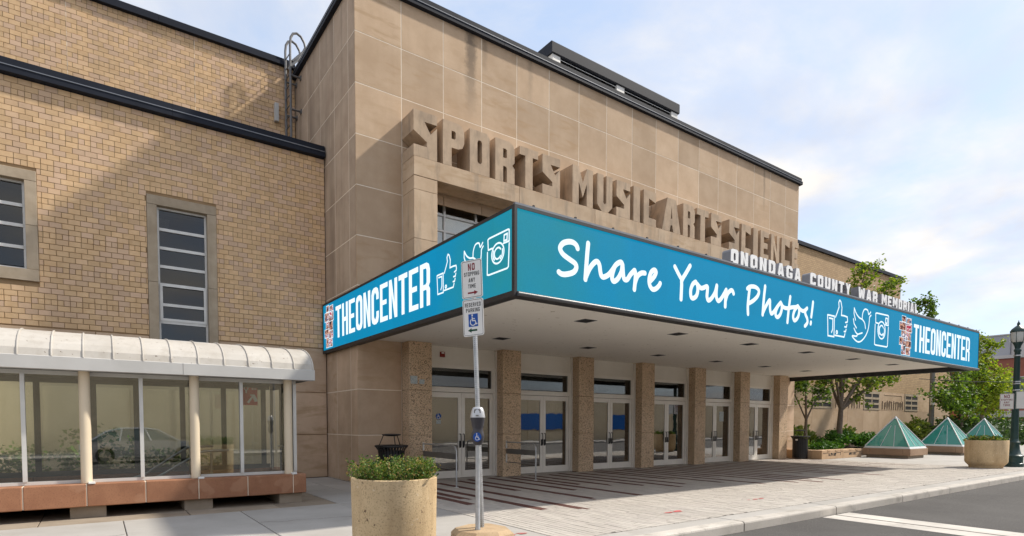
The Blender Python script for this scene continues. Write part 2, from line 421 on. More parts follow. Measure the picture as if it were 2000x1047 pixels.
def led(name, axis, x0, x1):
    """screen picture: blue, with a viewing-angle teal tint painted in at one end"""
    t = NT(name)
    g = t.node('ShaderNodeNewGeometry')
    sx = t.node('ShaderNodeSeparateXYZ'); t.link(g.outputs['Position'], sx.inputs[0])
    n = t.math('MULTIPLY', t.noise(g.outputs['Position'], 0.9, 2), 1.6)
    f = t.math('ADD', t.math('DIVIDE', t.math('SUBTRACT', sx.outputs[axis], x0), x1 - x0), t.math('SUBTRACT', n, 0.8))
    col = t.mix(t.ramp(f, 0.0, 1.0), (0.006, 0.098, 0.124), (0.0, 0.098, 0.183))
    fine = t.noise(g.outputs['Position'], 70.0, 2)
    cell = t.node('ShaderNodeVectorMath', operation='SNAP'); cell.inputs[1].default_value = (.96, .96, .64)
    t.link(g.outputs['Position'], cell.inputs[0])
    wz = t.node('ShaderNodeTexWhiteNoise', noise_dimensions='3D'); t.link(cell.outputs[0], wz.inputs['Vector'])
    k = t.math('ADD', t.math('ADD', t.math('MULTIPLY', fine, 0.55), 0.72), t.math('MULTIPLY', wz.outputs['Value'], 0.05))
    e = t.node('ShaderNodeEmission'); t.link(col, e.inputs[0]); t.link(k, e.inputs[1])
    gl = t.node('ShaderNodeBsdfPrincipled', i_Roughness=0.6); gl.inputs['Base Color'].default_value = (0.006, 0.006, 0.007, 1); gl.inputs['Specular IOR Level'].default_value = 0.06
    ad = t.node('ShaderNodeAddShader'); t.link(e.outputs[0], ad.inputs[0]); t.link(gl.outputs[0], ad.inputs[1])
    t.link(ad.outputs[0], t.out.inputs['Surface'])
    return t.m


M['led_front'] = led('led_front_picture', 'X', 4.9, 7.5)
M['led_side'] = led('led_side_picture', 'Y', 7.1, 9.6)
M['led_white'] = emit('led_white', (0.38, 0.44, 0.465), 1.0)


def led_photo():
    t = NT('led_photo_tile')
    g = t.node('ShaderNodeNewGeometry'); oi = t.node('ShaderNodeObjectInfo')
    n = t.noise(g.outputs['Position'], 5.0, 3)
    r = t.node('ShaderNodeValToRGB'); r.color_ramp.interpolation = 'CONSTANT'
    e = r.color_ramp.elements
    e[0].position = 0.0; e[0].color = (0.02, 0.02, 0.03, 1)
    e[1].position = 0.40; e[1].color = (0.16, 0.07, 0.06, 1)
    for p, c in ((0.47, (0.5, 0.28, 0.2, 1)), (0.53, (0.06, 0.10, 0.2, 1)), (0.58, (0.7, 0.62, 0.62, 1)), (0.63, (0.35, 0.03, 0.06, 1))):
        x = e.new(p); x.color = c
    t.link(t.math('ADD', n, 0.0), r.inputs[0])
    em = t.node('ShaderNodeEmission', i_Strength=0.55); t.link(r.outputs[0], em.inputs[0])
    t.link(em.outputs[0], t.out.inputs['Surface'])
    return t.m


M['led_photo'] = led_photo()

# ------------------------------------------------------------------ object helpers
WORLD = {}


def tag(o, label, cat, group=None):
    o['label'] = label
    o['category'] = cat
    if group:
        o['group'] = group
    return o


def thing(name, loc, label, cat, group=None):
    o = bpy.data.objects.new(name, None)
    o.empty_display_size = 0.2
    o.location = loc
    C.objects.link(o)
    WORLD[o.name] = Vector(loc)
    return tag(o, label, cat, group)


class MB:
    def __init__(s):
        s.v, s.f, s.sm = [], [], []

    def quad(s, *p, sm=False):
        b = len(s.v)
        s.v += [tuple(q) for q in p]
        s.f.append(tuple(range(b, b + len(p)))); s.sm.append(sm)
        return s

    def box(s, x0, x1, y0, y1, z0, z1, faces='xXyYzZ'):
        b = len(s.v)
        s.v += [(x0, y0, z0), (x1, y0, z0), (x1, y1, z0), (x0, y1, z0), (x0, y0, z1), (x1, y0, z1), (x1, y1, z1), (x0, y1, z1)]
        F = {'z': (0, 3, 2, 1), 'Z': (4, 5, 6, 7), 'y': (0, 1, 5, 4), 'Y': (2, 3, 7, 6), 'x': (0, 4, 7, 3), 'X': (1, 2, 6, 5)}
        for c in faces:
            s.f.append(tuple(b + i for i in F[c])); s.sm.append(False)
        return s

    def cbox(s, x0, x1, y0, y1, z0, z1, c=0.01):
        """box whose twelve edges are chamfered"""
        P = {}
        b = len(s.v)
        X, Y, Z = (x0, x1), (y0, y1), (z0, z1)
        for i in (0, 1):
            for j in (0, 1):
                for k in (0, 1):
                    dx, dy, dz = (c if i == 0 else -c), (c if j == 0 else -c), (c if k == 0 else -c)
                    for a, q in ((0, (X[i], Y[j] + dy, Z[k] + dz)), (1, (X[i] + dx, Y[j], Z[k] + dz)), (2, (X[i] + dx, Y[j] + dy, Z[k]))):
                        P[(i, j, k, a)] = len(s.v)
                        s.v.append(q)
        def F(*ids):
            s.f.append(tuple(P[t] for t in ids)); s.sm.append(False)
        for i in (0, 1):
            o = [(i, 0, 0, 0), (i, 0, 1, 0), (i, 1, 1, 0), (i, 1, 0, 0)]
            F(*(o if i == 0 else o[::-1]))
            o = [(0, i, 0, 1), (1, i, 0, 1), (1, i, 1, 1), (0, i, 1, 1)]
            F(*(o if i == 0 else o[::-1]))
            o = [(0, 0, i, 2), (0, 1, i, 2), (1, 1, i, 2), (1, 0, i, 2)]
            F(*(o if i == 0 else o[::-1]))
        for j in (0, 1):
            for k in (0, 1):
                o = [(0, j, k, 1), (1, j, k, 1), (1, j, k, 2), (0, j, k, 2)]
                F(*(o if j == k else o[::-1])) if False else F(*o)
                o = [(j, 0, k, 0), (j, 1, k, 0), (j, 1, k, 2), (j, 0, k, 2)]
                F(*o)
                o = [(j, k, 0, 0), (j, k, 1, 0), (j, k, 1, 1), (j, k, 0, 1)]
                F(*o)
                for i in (0, 1):
                    pass
        for i in (0, 1):
            for j in (0, 1):
                for k in (0, 1):
                    F((i, j, k, 0), (i, j, k, 1), (i, j, k, 2))
        return s

    def tube(s, path, r, n=10, caps=True, flat=None):
        """round bar along a path; r may be a list"""
        P = [Vector(p) for p in path]
        R = r if isinstance(r, (list, tuple)) else [r] * len(P)
        b = len(s.v)
        prev = None
        for i, p in enumerate(P):
            d = (P[min(i + 1, len(P) - 1)] - P[max(i - 1, 0)]).normalized()
            if prev is None:
                u = d.cross(Vector((0, 0, 1)))
                if u.length < 0.05:
                    u = d.cross(Vector((1, 0, 0)))
            else:
                u = prev - d * prev.dot(d)
            u.normalize(); prev = u
            w = d.cross(u)
            for k in range(n):
                a = 2 * math.pi * k / n
                s.v.append(tuple(p + (u * math.cos(a) + w * math.sin(a)) * R[i]))
        for i in range(len(P) - 1):
            for k in range(n):
                s.f.append((b + i * n + k, b + i * n + (k + 1) % n, b + (i + 1) * n + (k + 1) % n, b + (i + 1) * n + k)); s.sm.append(True)
        if caps:
            s.f.append(tuple(b + k for k in reversed(range(n)))); s.sm.append(False)
            e = b + (len(P) - 1) * n
            s.f.append(tuple(e + k for k in range(n))); s.sm.append(False)
        return s

    def lathe(s, c, prof, n=32, closed=False, squash=1.0):
        b = len(s.v)
        for (r, z) in prof:
            for k in range(n):
                a = 2 * math.pi * k / n
                s.v.append((c[0] + r * math.cos(a), c[1] + r * math.sin(a) * squash, c[2] + z))
        m = len(prof)
        for i in range(m - 1):
            for k in range(n):
                s.f.append((b + i * n + k, b + i * n + (k + 1) % n, b + (i + 1) * n + (k + 1) % n, b + (i + 1) * n + k)); s.sm.append(True)
        s.f.append(tuple(b + k for k in reversed(range(n)))); s.sm.append(False)
        s.f.append(tuple(b + (m - 1) * n + k for k in range(n))); s.sm.append(False)
        return s

    def prism(s, prof, axis, a0, a1):
        """extrude a closed profile along X (prof=(y,z)) or Y (prof=(x,z))"""
        b = len(s.v); n = len(prof)
        for a in (a0, a1):
            for (p, q) in prof:
                s.v.append((a, p, q) if axis == 'X' else (p, a, q))
        for k in range(n):
            s.f.append((b + k, b + (k + 1) % n, b + n + (k + 1) % n, b + n + k)); s.sm.append(False)
        s.f.append(tuple(b + k for k in reversed(range(n)))); s.sm.append(False)
        s.f.append(tuple(b + n + k for k in range(n))); s.sm.append(False)
        return s

    def glyph(s, loops, fn, d0, d1):
        """flat shape with holes, given depth: fn(u, v, d) -> point; d0 back, d1 front"""
        flat = [q for lp in loops for q in lp]
        tris = tessellate_polygon([[Vector((q[0], q[1], 0)) for q in lp] for lp in loops])
        b = len(s.v)
        s.v += [tuple(fn(q[0], q[1], d1)) for q in flat]
        for t in tris:
            s.f.append(tuple(b + i for i in t)); s.sm.append(False)
        if abs(d1 - d0) > 1e-6:
            e = len(s.v)
            s.v += [tuple(fn(q[0], q[1], d0)) for q in flat]
            o = 0
            for lp in loops:
                n = len(lp)
                for k in range(n):
                    i, j = o + k, o + (k + 1) % n
                    s.f.append((b + i, b + j, e + j, e + i)); s.sm.append(False)
                o += n
        return s

    def ribbon(s, pts, w, fn, h=0.004, d=0.0):
        """painted stroke with round ends: a low ridge following pts"""
        P = [Vector((p[0], p[1])) for p in pts]
        if len(P) < 2:
            return s
        b = len(s.v); n = len(P)
        for i, p in enumerate(P):
            t = (P[min(i + 1, n - 1)] - P[max(i - 1, 0)])
            if i == 0 or i == n - 1:
                m = 1.0
            else:
                t1, t2 = (P[i] - P[i - 1]).normalized(), (P[i + 1] - P[i]).normalized()
                t = t1 + t2
                if t.length < 1e-4:
                    t = t1
                m = min(1.6, 1.0 / max(0.4, abs(t.normalized().dot(t1))))
            t.normalize()
            nn = Vector((-t.y, t.x)) * (w / 2) * m
            for q, dd in ((p + nn, d), (p, d + h), (p - nn, d)):
                s.v.append(tuple(fn(q.x, q.y, dd)))
        for i in range(n - 1):
            for k in (0, 1):
                s.f.append((b + 3 * i + k, b + 3 * i + k + 1, b + 3 * i + 4 + k, b + 3 * i + 3 + k)); s.sm.append(False)
        for i, sg in ((0, -1), (n - 1, 1)):
            t = ((P[1] - P[0]) if i == 0 else (P[n - 1] - P[n - 2])).normalized() * sg
            nn = Vector((-t.y, t.x))
            c = b + 3 * i + 1
            ring = []
            for k in range(7):
                a = math.pi * (k / 6) - math.pi / 2
                q = P[i] + (t * math.cos(a) + nn * math.sin(a)) * (w / 2)
                ring.append(len(s.v)); s.v.append(tuple(fn(q.x, q.y, d)))
            for k in range(6):
                s.f.append((c, ring[k], ring[k + 1])); s.sm.append(False)
        return s

    def mesh(s, name, mat, off=(0, 0, 0)):
        me = bpy.data.meshes.new(name)
        ox, oy, oz = off
        me.from_pydata([(x - ox, y - oy, z - oz) for x, y, z in s.v], [], s.f)
        me.materials.append(M[mat] if isinstance(mat, str) else mat)
        if any(s.sm):
            me.polygons.foreach_set('use_smooth', s.sm)
            try:
                me.set_sharp_from_angle(angle=0.7)
            except Exception:
                pass
        return me

    def build(s, name, mat, parent=None, loc=None, label=None):
        off = WORLD[parent.name] if parent is not None else Vector(loc or (0, 0, 0))
        me = s.mesh(name, mat, off)
        o = bpy.data.objects.new(name, me)
        C.objects.link(o)
        if parent is not None:
            o.parent = parent
            WORLD[o.name] = WORLD[parent.name].copy()
        else:
            o.location = off
            WORLD[o.name] = Vector(off)
        if label:
            o['label'] = label
        return o


def piece(name, me, pos, parent, rot=None):
    """one more copy of a shared mesh, placed at a world position"""
    o = bpy.data.objects.new(name, me)
    o.parent = parent
    o.location = Vector(pos) - WORLD[parent.name]
    if rot:
        o.rotation_euler = rot
    C.objects.link(o)
    WORLD[o.name] = Vector(pos)
    return o


def structure(o):
    o['kind'] = 'structure'
    return o


def stuff(o):
    o['kind'] = 'stuff'
    return o


def copy_tree(root, loc, label, rotz=None):
    c = root.copy()
    C.objects.link(c)
    c.location = loc
    if rotz is not None:
        c.rotation_euler = (0, 0, rotz)
    c['label'] = label
    def kids(o, p):
        for ch in list(o.children):
            k = ch.copy(); C.objects.link(k); k.parent = p
            kids(ch, k)
    kids(root, c)
    WORLD[c.name] = Vector(loc)
    return c


# ------------------------------------------------------------------ lettering
def block(ch, w, s, h, c):
    """block capital in a box w wide and 1 high: list of loops (outline, holes)"""
    m = w / 2
    if ch == 'T':
        return [[(0, 1), (0, 1 - h), (m - s / 2, 1 - h), (m - s / 2, 0), (m + s / 2, 0), (m + s / 2, 1 - h), (w, 1 - h), (w, 1)]]
    if ch == 'I':
        return [[(0, 0), (w, 0), (w, 1), (0, 1)]]
    if ch == 'H':
        return [[(0, 0), (s, 0), (s, .5 - h / 2), (w - s, .5 - h / 2), (w - s, 0), (w, 0), (w, 1), (w - s, 1), (w - s, .5 + h / 2), (s, .5 + h / 2), (s, 1), (0, 1)]]
    if ch == 'E':
        return [[(0, 0), (w, 0), (w, h), (s, h), (s, .5 - h / 2), (w * .86, .5 - h / 2), (w * .86, .5 + h / 2), (s, .5 + h / 2), (s, 1 - h), (w, 1 - h), (w, 1), (0, 1)]]
    if ch == 'L':
        return [[(0, 0), (w, 0), (w, h), (s, h), (s, 1), (0, 1)]]
    oct_ = [(c, 0), (w - c, 0), (w - c * .3, c * .3), (w, c), (w, 1 - c), (w - c * .3, 1 - c * .3), (w - c, 1), (c, 1), (c * .3, 1 - c * .3), (0, 1 - c), (0, c), (c * .3, c * .3)]
    k = min(c * .6, (w - 2 * s) * .5 - 1e-3)
    if ch == 'O':
        return [oct_, [(s + k, h), (w - s - k, h), (w - s, h + k), (w - s, 1 - h - k), (w - s - k, 1 - h), (s + k, 1 - h), (s, 1 - h - k), (s, h + k)]]
    if ch == 'D':
        return [[(0, 0), (w - c, 0), (w - c * .3, c * .3), (w, c), (w, 1 - c), (w - c * .3, 1 - c * .3), (w - c, 1), (0, 1)],
                [(s, h), (w - s - k, h), (w - s, h + k), (w - s, 1 - h - k), (w - s - k, 1 - h), (s, 1 - h)]]
    if ch == 'C':
        return [[(w, .66), (w, 1 - c), (w - c * .3, 1 - c * .3), (w - c, 1), (c, 1), (c * .3, 1 - c * .3), (0, 1 - c), (0, c), (c * .3, c * .3), (c, 0), (w - c, 0),
                 (w - c * .3, c * .3), (w, c), (w, .34), (w - s, .34), (w - s, h + k), (w - s - k, h), (s + k, h), (s, h + k), (s, 1 - h - k), (s + k, 1 - h),
                 (w - s - k, 1 - h), (w - s, 1 - h - k), (w - s, .66)]]
    if ch == 'G':
        return [[(w, .68), (w, 1 - c), (w - c, 1), (c, 1), (0, 1 - c), (0, c), (c, 0), (w - c, 0), (w, c), (w, .52), (w * .52, .52), (w * .52, .52 - h),
                 (w - s, .52 - h), (w - s, h), (s, h), (s, 1 - h), (w - s, 1 - h), (w - s, .68)]]
    if ch == 'P':
        return [[(0, 0), (s, 0), (s, .42), (w - c, .42), (w - c * .3, .42 + c * .3), (w, .42 + c), (w, 1 - c), (w - c * .3, 1 - c * .3), (w - c, 1), (0, 1)],
                [(s, .42 + h), (w - s - k * .5, .42 + h), (w - s, .42 + h + k * .5), (w - s, 1 - h - k * .5), (w - s - k * .5, 1 - h), (s, 1 - h)]]
    if ch == 'R':
        return [[(0, 0), (s, 0), (s, .38), (w - s - .04 * w, .38), (w - s, .34), (w - s, 0), (w, 0), (w, .38), (w - .12 * w, .45), (w, .52), (w, 1 - c), (w - c * .3, 1 - c * .3), (w - c, 1), (0, 1)],
                [(s, .38 + h), (w - s - k * .5, .38 + h), (w - s, .38 + h + k * .5), (w - s, 1 - h - k * .5), (w - s - k * .5, 1 - h), (s, 1 - h)]]
    if ch == 'S':
        q = min(c, .12)
        return [[(w, .70), (w, 1 - q), (w - q, 1), (q, 1), (0, 1 - q), (0, .5 - h / 2 + q), (q, .5 - h / 2), (w - s, .5 - h / 2), (w - s, h), (s, h), (s, .30), (0, .30), (0, q),
                 (q, 0), (w - q, 0), (w, q), (w, .5 + h / 2 - q), (w - q, .5 + h / 2), (s, .5 + h / 2), (s, 1 - h), (w - s, 1 - h), (w - s, .70)]]
    if ch == 'N':
        return [[(0, 0), (s, 0), (s, .62), (w - s, 0), (w, 0), (w, 1), (w - s, 1), (w - s, .38), (s, 1), (0, 1)]]
    if ch == 'M':
        return [[(0, 0), (s, 0), (s, .60), (m, .22), (w - s, .60), (w - s, 0), (w, 0), (w, 1), (w - s, 1), (m, .60), (s, 1), (0, 1)]]
    if ch == 'W':
        return [[(0, 1), (s * .5, 0), (s * 1.5, 0), (m, .45), (w - s * 1.5, 0), (w - s * .5, 0), (w, 1), (w - s, 1), (w - s * 1.05, .40), (m + s * .35, .85), (m - s * .35, .85), (s * 1.05, .40), (s, 1)]]
    if ch == 'A':
        i = max(.03, (w - 2 * s) * .22)
        return [[(0, 0), (s, 0), (s + .06 * w, .2), (w - s - .06 * w, .2), (w - s, 0), (w, 0), (m + .58 * s, 1), (m - .58 * s, 1)],
                [(m - i, .2 + h), (m + i, .2 + h), (m, .8)]]
    if ch == 'U':
        return [[(0, 1), (0, c), (c, 0), (w - c, 0), (w, c), (w, 1), (w - s, 1), (w - s, h + k), (w - s - k, h), (s + k, h), (s, h + k), (s, 1)]]
    if ch == 'V':
        return [[(0, 1), (m - s / 2, 0), (m + s / 2, 0), (w, 1), (w - s, 1), (m, .24), (s, 1)]]
    if ch == 'Y':
        return [[(0, 1), (m - s / 2, .44), (m - s / 2, 0), (m + s / 2, 0), (m + s / 2, .44), (w, 1), (w - s, 1), (m, .62), (s, 1)]]
    if ch == 'K':
        return [[(0, 0), (s, 0), (s, .4), (w - s * 1.1, 0), (w, 0), (w * .58, .52), (w, 1), (w - s * 1.1, 1), (s, .6), (s, 1), (0, 1)]]
    if ch == '!':
        return [[(0, 0), (w, 0), (w, 1), (0, 1)]]
    raise KeyError(ch)


def text_loops(txt, u0, u1, v0, v1, s=0.3, h=0.16, c=0.2, gap=0.22):
    """fit a line of block capitals to a rectangle; yields (loops, char) in (u, v)"""
    W = {'I': 0.42, 'M': 1.3, 'W': 1.35, ' ': 0.7, 'A': 1.08}
    tot = sum(W.get(ch, 1.0) for ch in txt) + gap * (len(txt) - 1)
    k = (u1 - u0) / tot
    hh = v1 - v0
    x = u0
    for ch in txt:
        w = W.get(ch, 1.0) * k
        if ch != ' ':
            wn_ = w / hh
            sn = (w if ch == 'I' else s * k) / hh
            yield [[(x + a * hh, v0 + b * hh) for a, b in lp] for lp in block(ch, wn_, sn, h, min(c * k / hh, .3))], ch
        x += w + gap * k


def smooth(pts, n=6):
    """Catmull-Rom through the points"""
    P = [Vector((p[0], p[1])) for p in pts]
    if len(P) < 3:
        return [(p.x, p.y) for p in P]
    out = []
    for i in range(len(P) - 1):
        a, b, c_, d = P[max(i - 1, 0)], P[i], P[i + 1], P[min(i + 2, len(P) - 1)]
        for k in range(n):
            t = k / n
            q = 0.5 * ((2 * b) + (c_ - a) * t + (2 * a - 5 * b + 4 * c_ - d) * t * t + (3 * b - a - 3 * c_ + d) * t ** 3)
            out.append((q.x, q.y))
    out.append((P[-1].x, P[-1].y))
    return out


def leaves(mb, centres, spread, n, size, rng, up=0.3, flat=1.0, elong=1.6):
    """leaf blades scattered round the given centres"""
    for _ in range(n):
        c = rng.choice(centres)
        sp = c[3] if len(c) > 3 else spread
        p = Vector((c[0] + rng.gauss(0, sp), c[1] + rng.gauss(0, sp), c[2] + rng.gauss(0, sp * flat)))
        d = Vector((rng.uniform(-1, 1), rng.uniform(-1, 1), rng.uniform(-0.7, 0.5) + up)).normalized()
        u = d.cross(Vector((rng.uniform(-1, 1), rng.uniform(-1, 1), rng.uniform(-1, 1))))
        if u.length < 1e-3:
            continue
        u.normalize()
        L = size * rng.uniform(0.6, 1.3)
        a = p + d * L * elong
        q = p + d * L * elong * .45
        b = len(mb.v)
        nrm = d.cross(u) * L * 0.15
        mb.v += [tuple(p), tuple(q + u * L * .5 + nrm), tuple(a), tuple(q - u * L * .5 + nrm)]
        mb.f.append((b, b + 1, b + 2, b + 3)); mb.sm.append(False)
    return mb


SHARE = [[(6.402,4.353),(6.376,4.399),(6.309,4.43),(6.216,4.428),(6.101,4.386),(6.036,4.313),(6.045,4.253),(6.111,4.197),(6.244,4.145),(6.354,4.1),(6.376,4.035),(6.312,3.956),(6.162,3.902),(6.064,3.893),(6.006,3.915)],
 [(6.635,4.477),(6.611,4.256),(6.579,3.882)],
 [(6.588,3.921),(6.674,4.075),(6.779,4.188),(6.851,4.213),(6.896,4.162),(6.916,4.061),(6.944,3.994),(6.999,3.982),(7.109,4.038),(7.201,4.131),(7.294,4.239),(7.399,4.295),(7.438,4.262),(7.42,4.138),(7.336,4.005),(7.241,3.945),(7.194,3.985),(7.206,4.079),(7.239,4.163)],
 [(7.447,4.263),(7.469,4.079),(7.499,4.016),(7.568,4.026),(7.645,4.119),(7.743,4.208)],
 [(7.753,4.21),(7.775,4.124),(7.749,3.875)],
 [(7.763,3.986),(7.825,4.118),(7.926,4.188),(8.018,4.202)],
 [(8.145,4.068),(8.259,4.169),(8.315,4.262),(8.268,4.297),(8.184,4.242),(8.134,4.122),(8.146,4.013),(8.221,3.946),(8.316,3.966),(8.401,4.034),(8.432,4.081)]]
YOUR = [[(8.84,4.447),(8.945,4.333),(9.051,4.228)],
 [(9.289,4.535),(9.169,4.378),(9.051,4.228),(9.044,4.128),(9.032,3.868)],
 [(9.466,4.255),(9.377,4.197),(9.318,4.077),(9.329,3.956),(9.393,3.931),(9.491,3.988),(9.534,4.095),(9.522,4.195),(9.466,4.255)],
 [(9.522,4.218),(9.614,4.163),(9.688,4.167),(9.827,4.215),(9.835,4.124),(9.826,4.02),(9.871,3.951),(9.974,4.005),(10.086,4.135),(10.14,4.276)],
 [(10.14,4.276),(10.125,4.14),(10.137,4.037),(10.197,3.98),(10.284,4.032),(10.38,4.138),(10.457,4.237)],
 [(10.457,4.237),(10.44,4.111),(10.431,3.897)],
 [(10.433,4.004),(10.499,4.154),(10.598,4.238),(10.669,4.248),(10.712,4.194)]]
PHOTOS = [[(11.283,4.375),(11.244,4.13),(11.23,3.982),(11.242,3.836)],
 [(11.201,4.363),(11.305,4.418),(11.495,4.437),(11.629,4.381),(11.597,4.269),(11.456,4.156),(11.281,4.068)],
 [(11.87,4.503),(11.83,4.244),(11.793,3.884)],
 [(11.804,3.927),(11.899,4.061),(12.019,4.199),(12.069,4.219),(12.073,4.109),(12.089,4.0),(12.142,3.944),(12.242,4.004),(12.38,4.132),(12.507,4.232)],
 [(12.507,4.232),(12.405,4.149),(12.319,4.027),(12.31,3.927),(12.389,3.894),(12.491,3.962),(12.552,4.082),(12.548,4.18),(12.507,4.232)],
 [(12.534,4.207),(12.616,4.146),(12.777,4.136),(12.993,4.183),(13.158,4.21),(13.241,4.242)],
 [(12.902,4.409),(12.846,4.116),(12.803,3.824)],
 [(13.241,4.242),(13.106,4.131),(13.042,3.994),(13.073,3.91),(13.143,3.903),(13.252,3.987),(13.303,4.11),(13.285,4.196),(13.241,4.242)],
 [(13.264,4.23),(13.357,4.175),(13.5,4.155),(13.642,4.23)],
 [(13.656,4.239),(13.572,4.163),(13.59,4.083),(13.666,4.003),(13.685,3.915),(13.615,3.841),(13.573,3.815)],
 [(13.922,4.413),(13.891,4.237),(13.855,4.06)],
 [(13.846,3.932),(13.833,3.893)]]
THUMB = [[(14.636,4.196),(14.976,4.197),(14.981,3.69),(14.676,3.691),(14.636,4.196)],
 [(14.727,4.127),(14.905,4.125),(14.903,3.864),(14.848,3.786)],
 [(15.037,4.182),(15.122,4.308),(15.206,4.449),(15.184,4.563),(15.236,4.628),(15.299,4.592),(15.359,4.452),(15.338,4.259),(15.509,4.263),(15.652,4.249),(15.672,4.177),(15.659,4.123),(15.565,4.103)],
 [(15.64,4.054),(15.618,3.992),(15.524,3.99)],
 [(15.606,3.932),(15.578,3.869),(15.499,3.869)],
 [(15.549,3.815),(15.507,3.729),(15.03,3.731)]]
BIRD = [[(16.022,4.523),(16.144,4.393),(16.315,4.305),(16.484,4.278),(16.625,4.2),(16.684,4.059)],
 [(16.022,4.523),(16.014,4.379),(16.105,4.222)],
 [(15.989,4.24),(16.028,4.123),(16.165,4.023)],
 [(16.035,4.003),(16.122,3.92),(16.24,3.87),(16.372,3.895),(16.505,3.926)],
 [(16.24,3.87),(16.177,3.811),(15.949,3.799),(16.05,3.732),(16.251,3.673),(16.45,3.705),(16.68,3.849),(16.84,4.05),(16.896,4.274),(16.907,4.377),(16.991,4.441)],
 [(16.484,4.278),(16.493,4.417),(16.571,4.533),(16.671,4.568),(16.793,4.544),(16.851,4.449),(16.968,4.525)]]
CAM = [[(17.285,4.275),(17.27,4.519),(17.322,4.541),(18.042,4.549),(18.081,4.529),(18.079,4.276),(17.871,4.279)],
 [(17.285,4.275),(17.448,4.273)],
 [(17.252,4.225),(17.243,3.693),(17.305,3.674),(18.005,3.673),(18.053,3.701),(18.082,4.227)],
 [(17.897,4.46),(18.01,4.464),(18.0,4.325),(17.887,4.329),(17.897,4.46)]]

# ================================================================== ground
structure(MB().quad((-900, -900, -.30), (1500, -900, -.30), (1500, 1200, -.30), (-900, 1200, -.30)).build('ground', 'earth'))
structure(MB().quad((-120, -9, -.15), (220, -9, -.15), (220, 5.12, -.15), (-120, 5.12, -.15)).build('road', 'asphalt'))
band = structure(MB().box(10.42, 10.86, -8.8, 5.06, -.2, -.146).box(10.93, 11.40, -8.8, 5.06, -.2, -.146).build('crosswalk', 'worn_white'))
MB().box(10.865, 10.925, -8.8, 5.06, -.2, -.1475).build('joint_strip', 'bed', band)
walk = structure(MB().box(-12, 62, 5.3, 17.5, -.28, -.014).build('sidewalk', 'bed'))
far_walk = structure(MB().box(-120, 220, -12.2, -9.0, -.28, -.01).build('far_sidewalk', 'concrete'))

kerb = structure(MB().box(-12, 62, 5.11, 5.6, -.28, -.03).build('kerb', 'bed'))
kx = [-12, -8.0, -4.2, 0.0, 3.9, 8.07, 11.0, 13.92, 16.63, 19.47, 22.24, 25.1, 28, 31, 34, 37, 40, 43, 46, 49, 52, 55, 58, 62]
for a, b in zip(kx, kx[1:]):
    pr = [(5.10, -.22), (5.10, -.035), (5.108, -.014), (5.13, -.001), (5.30, 0.002), (5.30, -.22)]
    MB().prism(pr, 'X', a + .014, b - .014).build('kerb_stone', 'kerb', kerb)
    MB().cbox(a + .010, b - .010, 5.306, 5.61, -.12, -.002, .006).build('edge_slab', 'concrete', kerb)

# sidewalk slabs
def slab(x0, x1, y0, y1, mat='concrete', par=None, name='slab'):
    MB().cbox(x0 + .006, x1 - .006, y0 + .006, y1 - .006, -.1, random.uniform(-.003, .001), .006).build(name, mat, par or walk)

gx = [-9, -6.4, -4.7, -3.05, -1.4, .28, 1.95, 3.64, 4.9]
gy = [5.62, 8.25, 10.7]
for a, b in zip(gx, gx[1:]):
    for c, d in zip(gy, gy[1:]):
        slab(a, b, c, d)
ox = [-9, -5.6, -3.4, -.75, 1.2, 2.62, 3.64]
for a, b in zip(ox, ox[1:]):
    slab(a, b, 10.7, 13.5, 'old_concrete')
for a, b in ((3.64, 4.42), (4.42, 5.24)):
    for c, d in zip((10.7, 12.2, 14.2, 16.2), (12.2, 14.2, 16.2)):
        slab(a, b, c, d)
for a, b in zip([25.4, 28.3, 31.2, 34.1, 37, 40, 43, 46, 50, 55], [28.3, 31.2, 34.1, 37, 40, 43, 46, 50, 55, 61.9]):
    for c, d in zip((5.62, 8.0, 10.4), (8.0, 10.4, 12.9)):
        slab(a, b, c, d)

ck = MB()
rg = random.Random(2)
for (x, y, x1, y1) in ((1.97, 9.25, 3.62, 9.02), (-1.3, 9.1, .26, 9.3), (3.66, 12.9, 4.4, 13.2)):
    n = 14
    P_ = [(x + (x1 - x) * k / n, y + (y1 - y) * k / n + rg.uniform(-.05, .05)) for k in range(n + 1)]
    for a, b in zip(P_, P_[1:]):
        w = rg.uniform(.003, .008)
        ck.quad((a[0], a[1] - w, .003), (b[0], b[1] - w, .003), (b[0], b[1] + w, .003), (a[0], a[1] + w, .003))
ck.build('crack', 'bed', walk)

# paved forecourt in front of the doors: grey planks with red strips
plaza = structure(MB().box(4.906, 25.39, 5.615, 13.92, -.1, -.009).build('forecourt', 'bed'))
plaza['kind'] = 'structure'
RED = {6: (9.16, 13.2), 9: (9.8, 13.2), 13: (7.76, 12.6), 19: (7.45, 13.0), 26: (10.49, 13.3), 30: (8.43, 13.3), 37: (9.79, 13.3), 42: (8.18, 13.3),
       46: (10.61, 13.3), 51: (10.15, 13.3), 57: (9.64, 13.3), 62: (8.89, 13.4), 68: (9.24, 13.3), 75: (10.25, 13.3), 79: (9.02, 13.4), 85: (8.1, 13.4),
       90: (9.95, 13.4), 95: (7.79, 13.4), 101: (7.41, 13.4), 106: (7.99, 13.4), 111: (7.44, 13.4), 117: (9.9, 13.4), 123: (9.09, 13.4), 130: (8.4, 13.4),
       136: (7.44, 13.4), 143: (9.6, 13.4), 150: (8.2, 13.4), 158: (9.3, 13.4), 165: (8.8, 13.4), 173: (8.9, 13.4), 181: (9.8, 13.4), 189: (8.63, 13.4)}
PW, PL = 0.1024, 0.305
cand = []
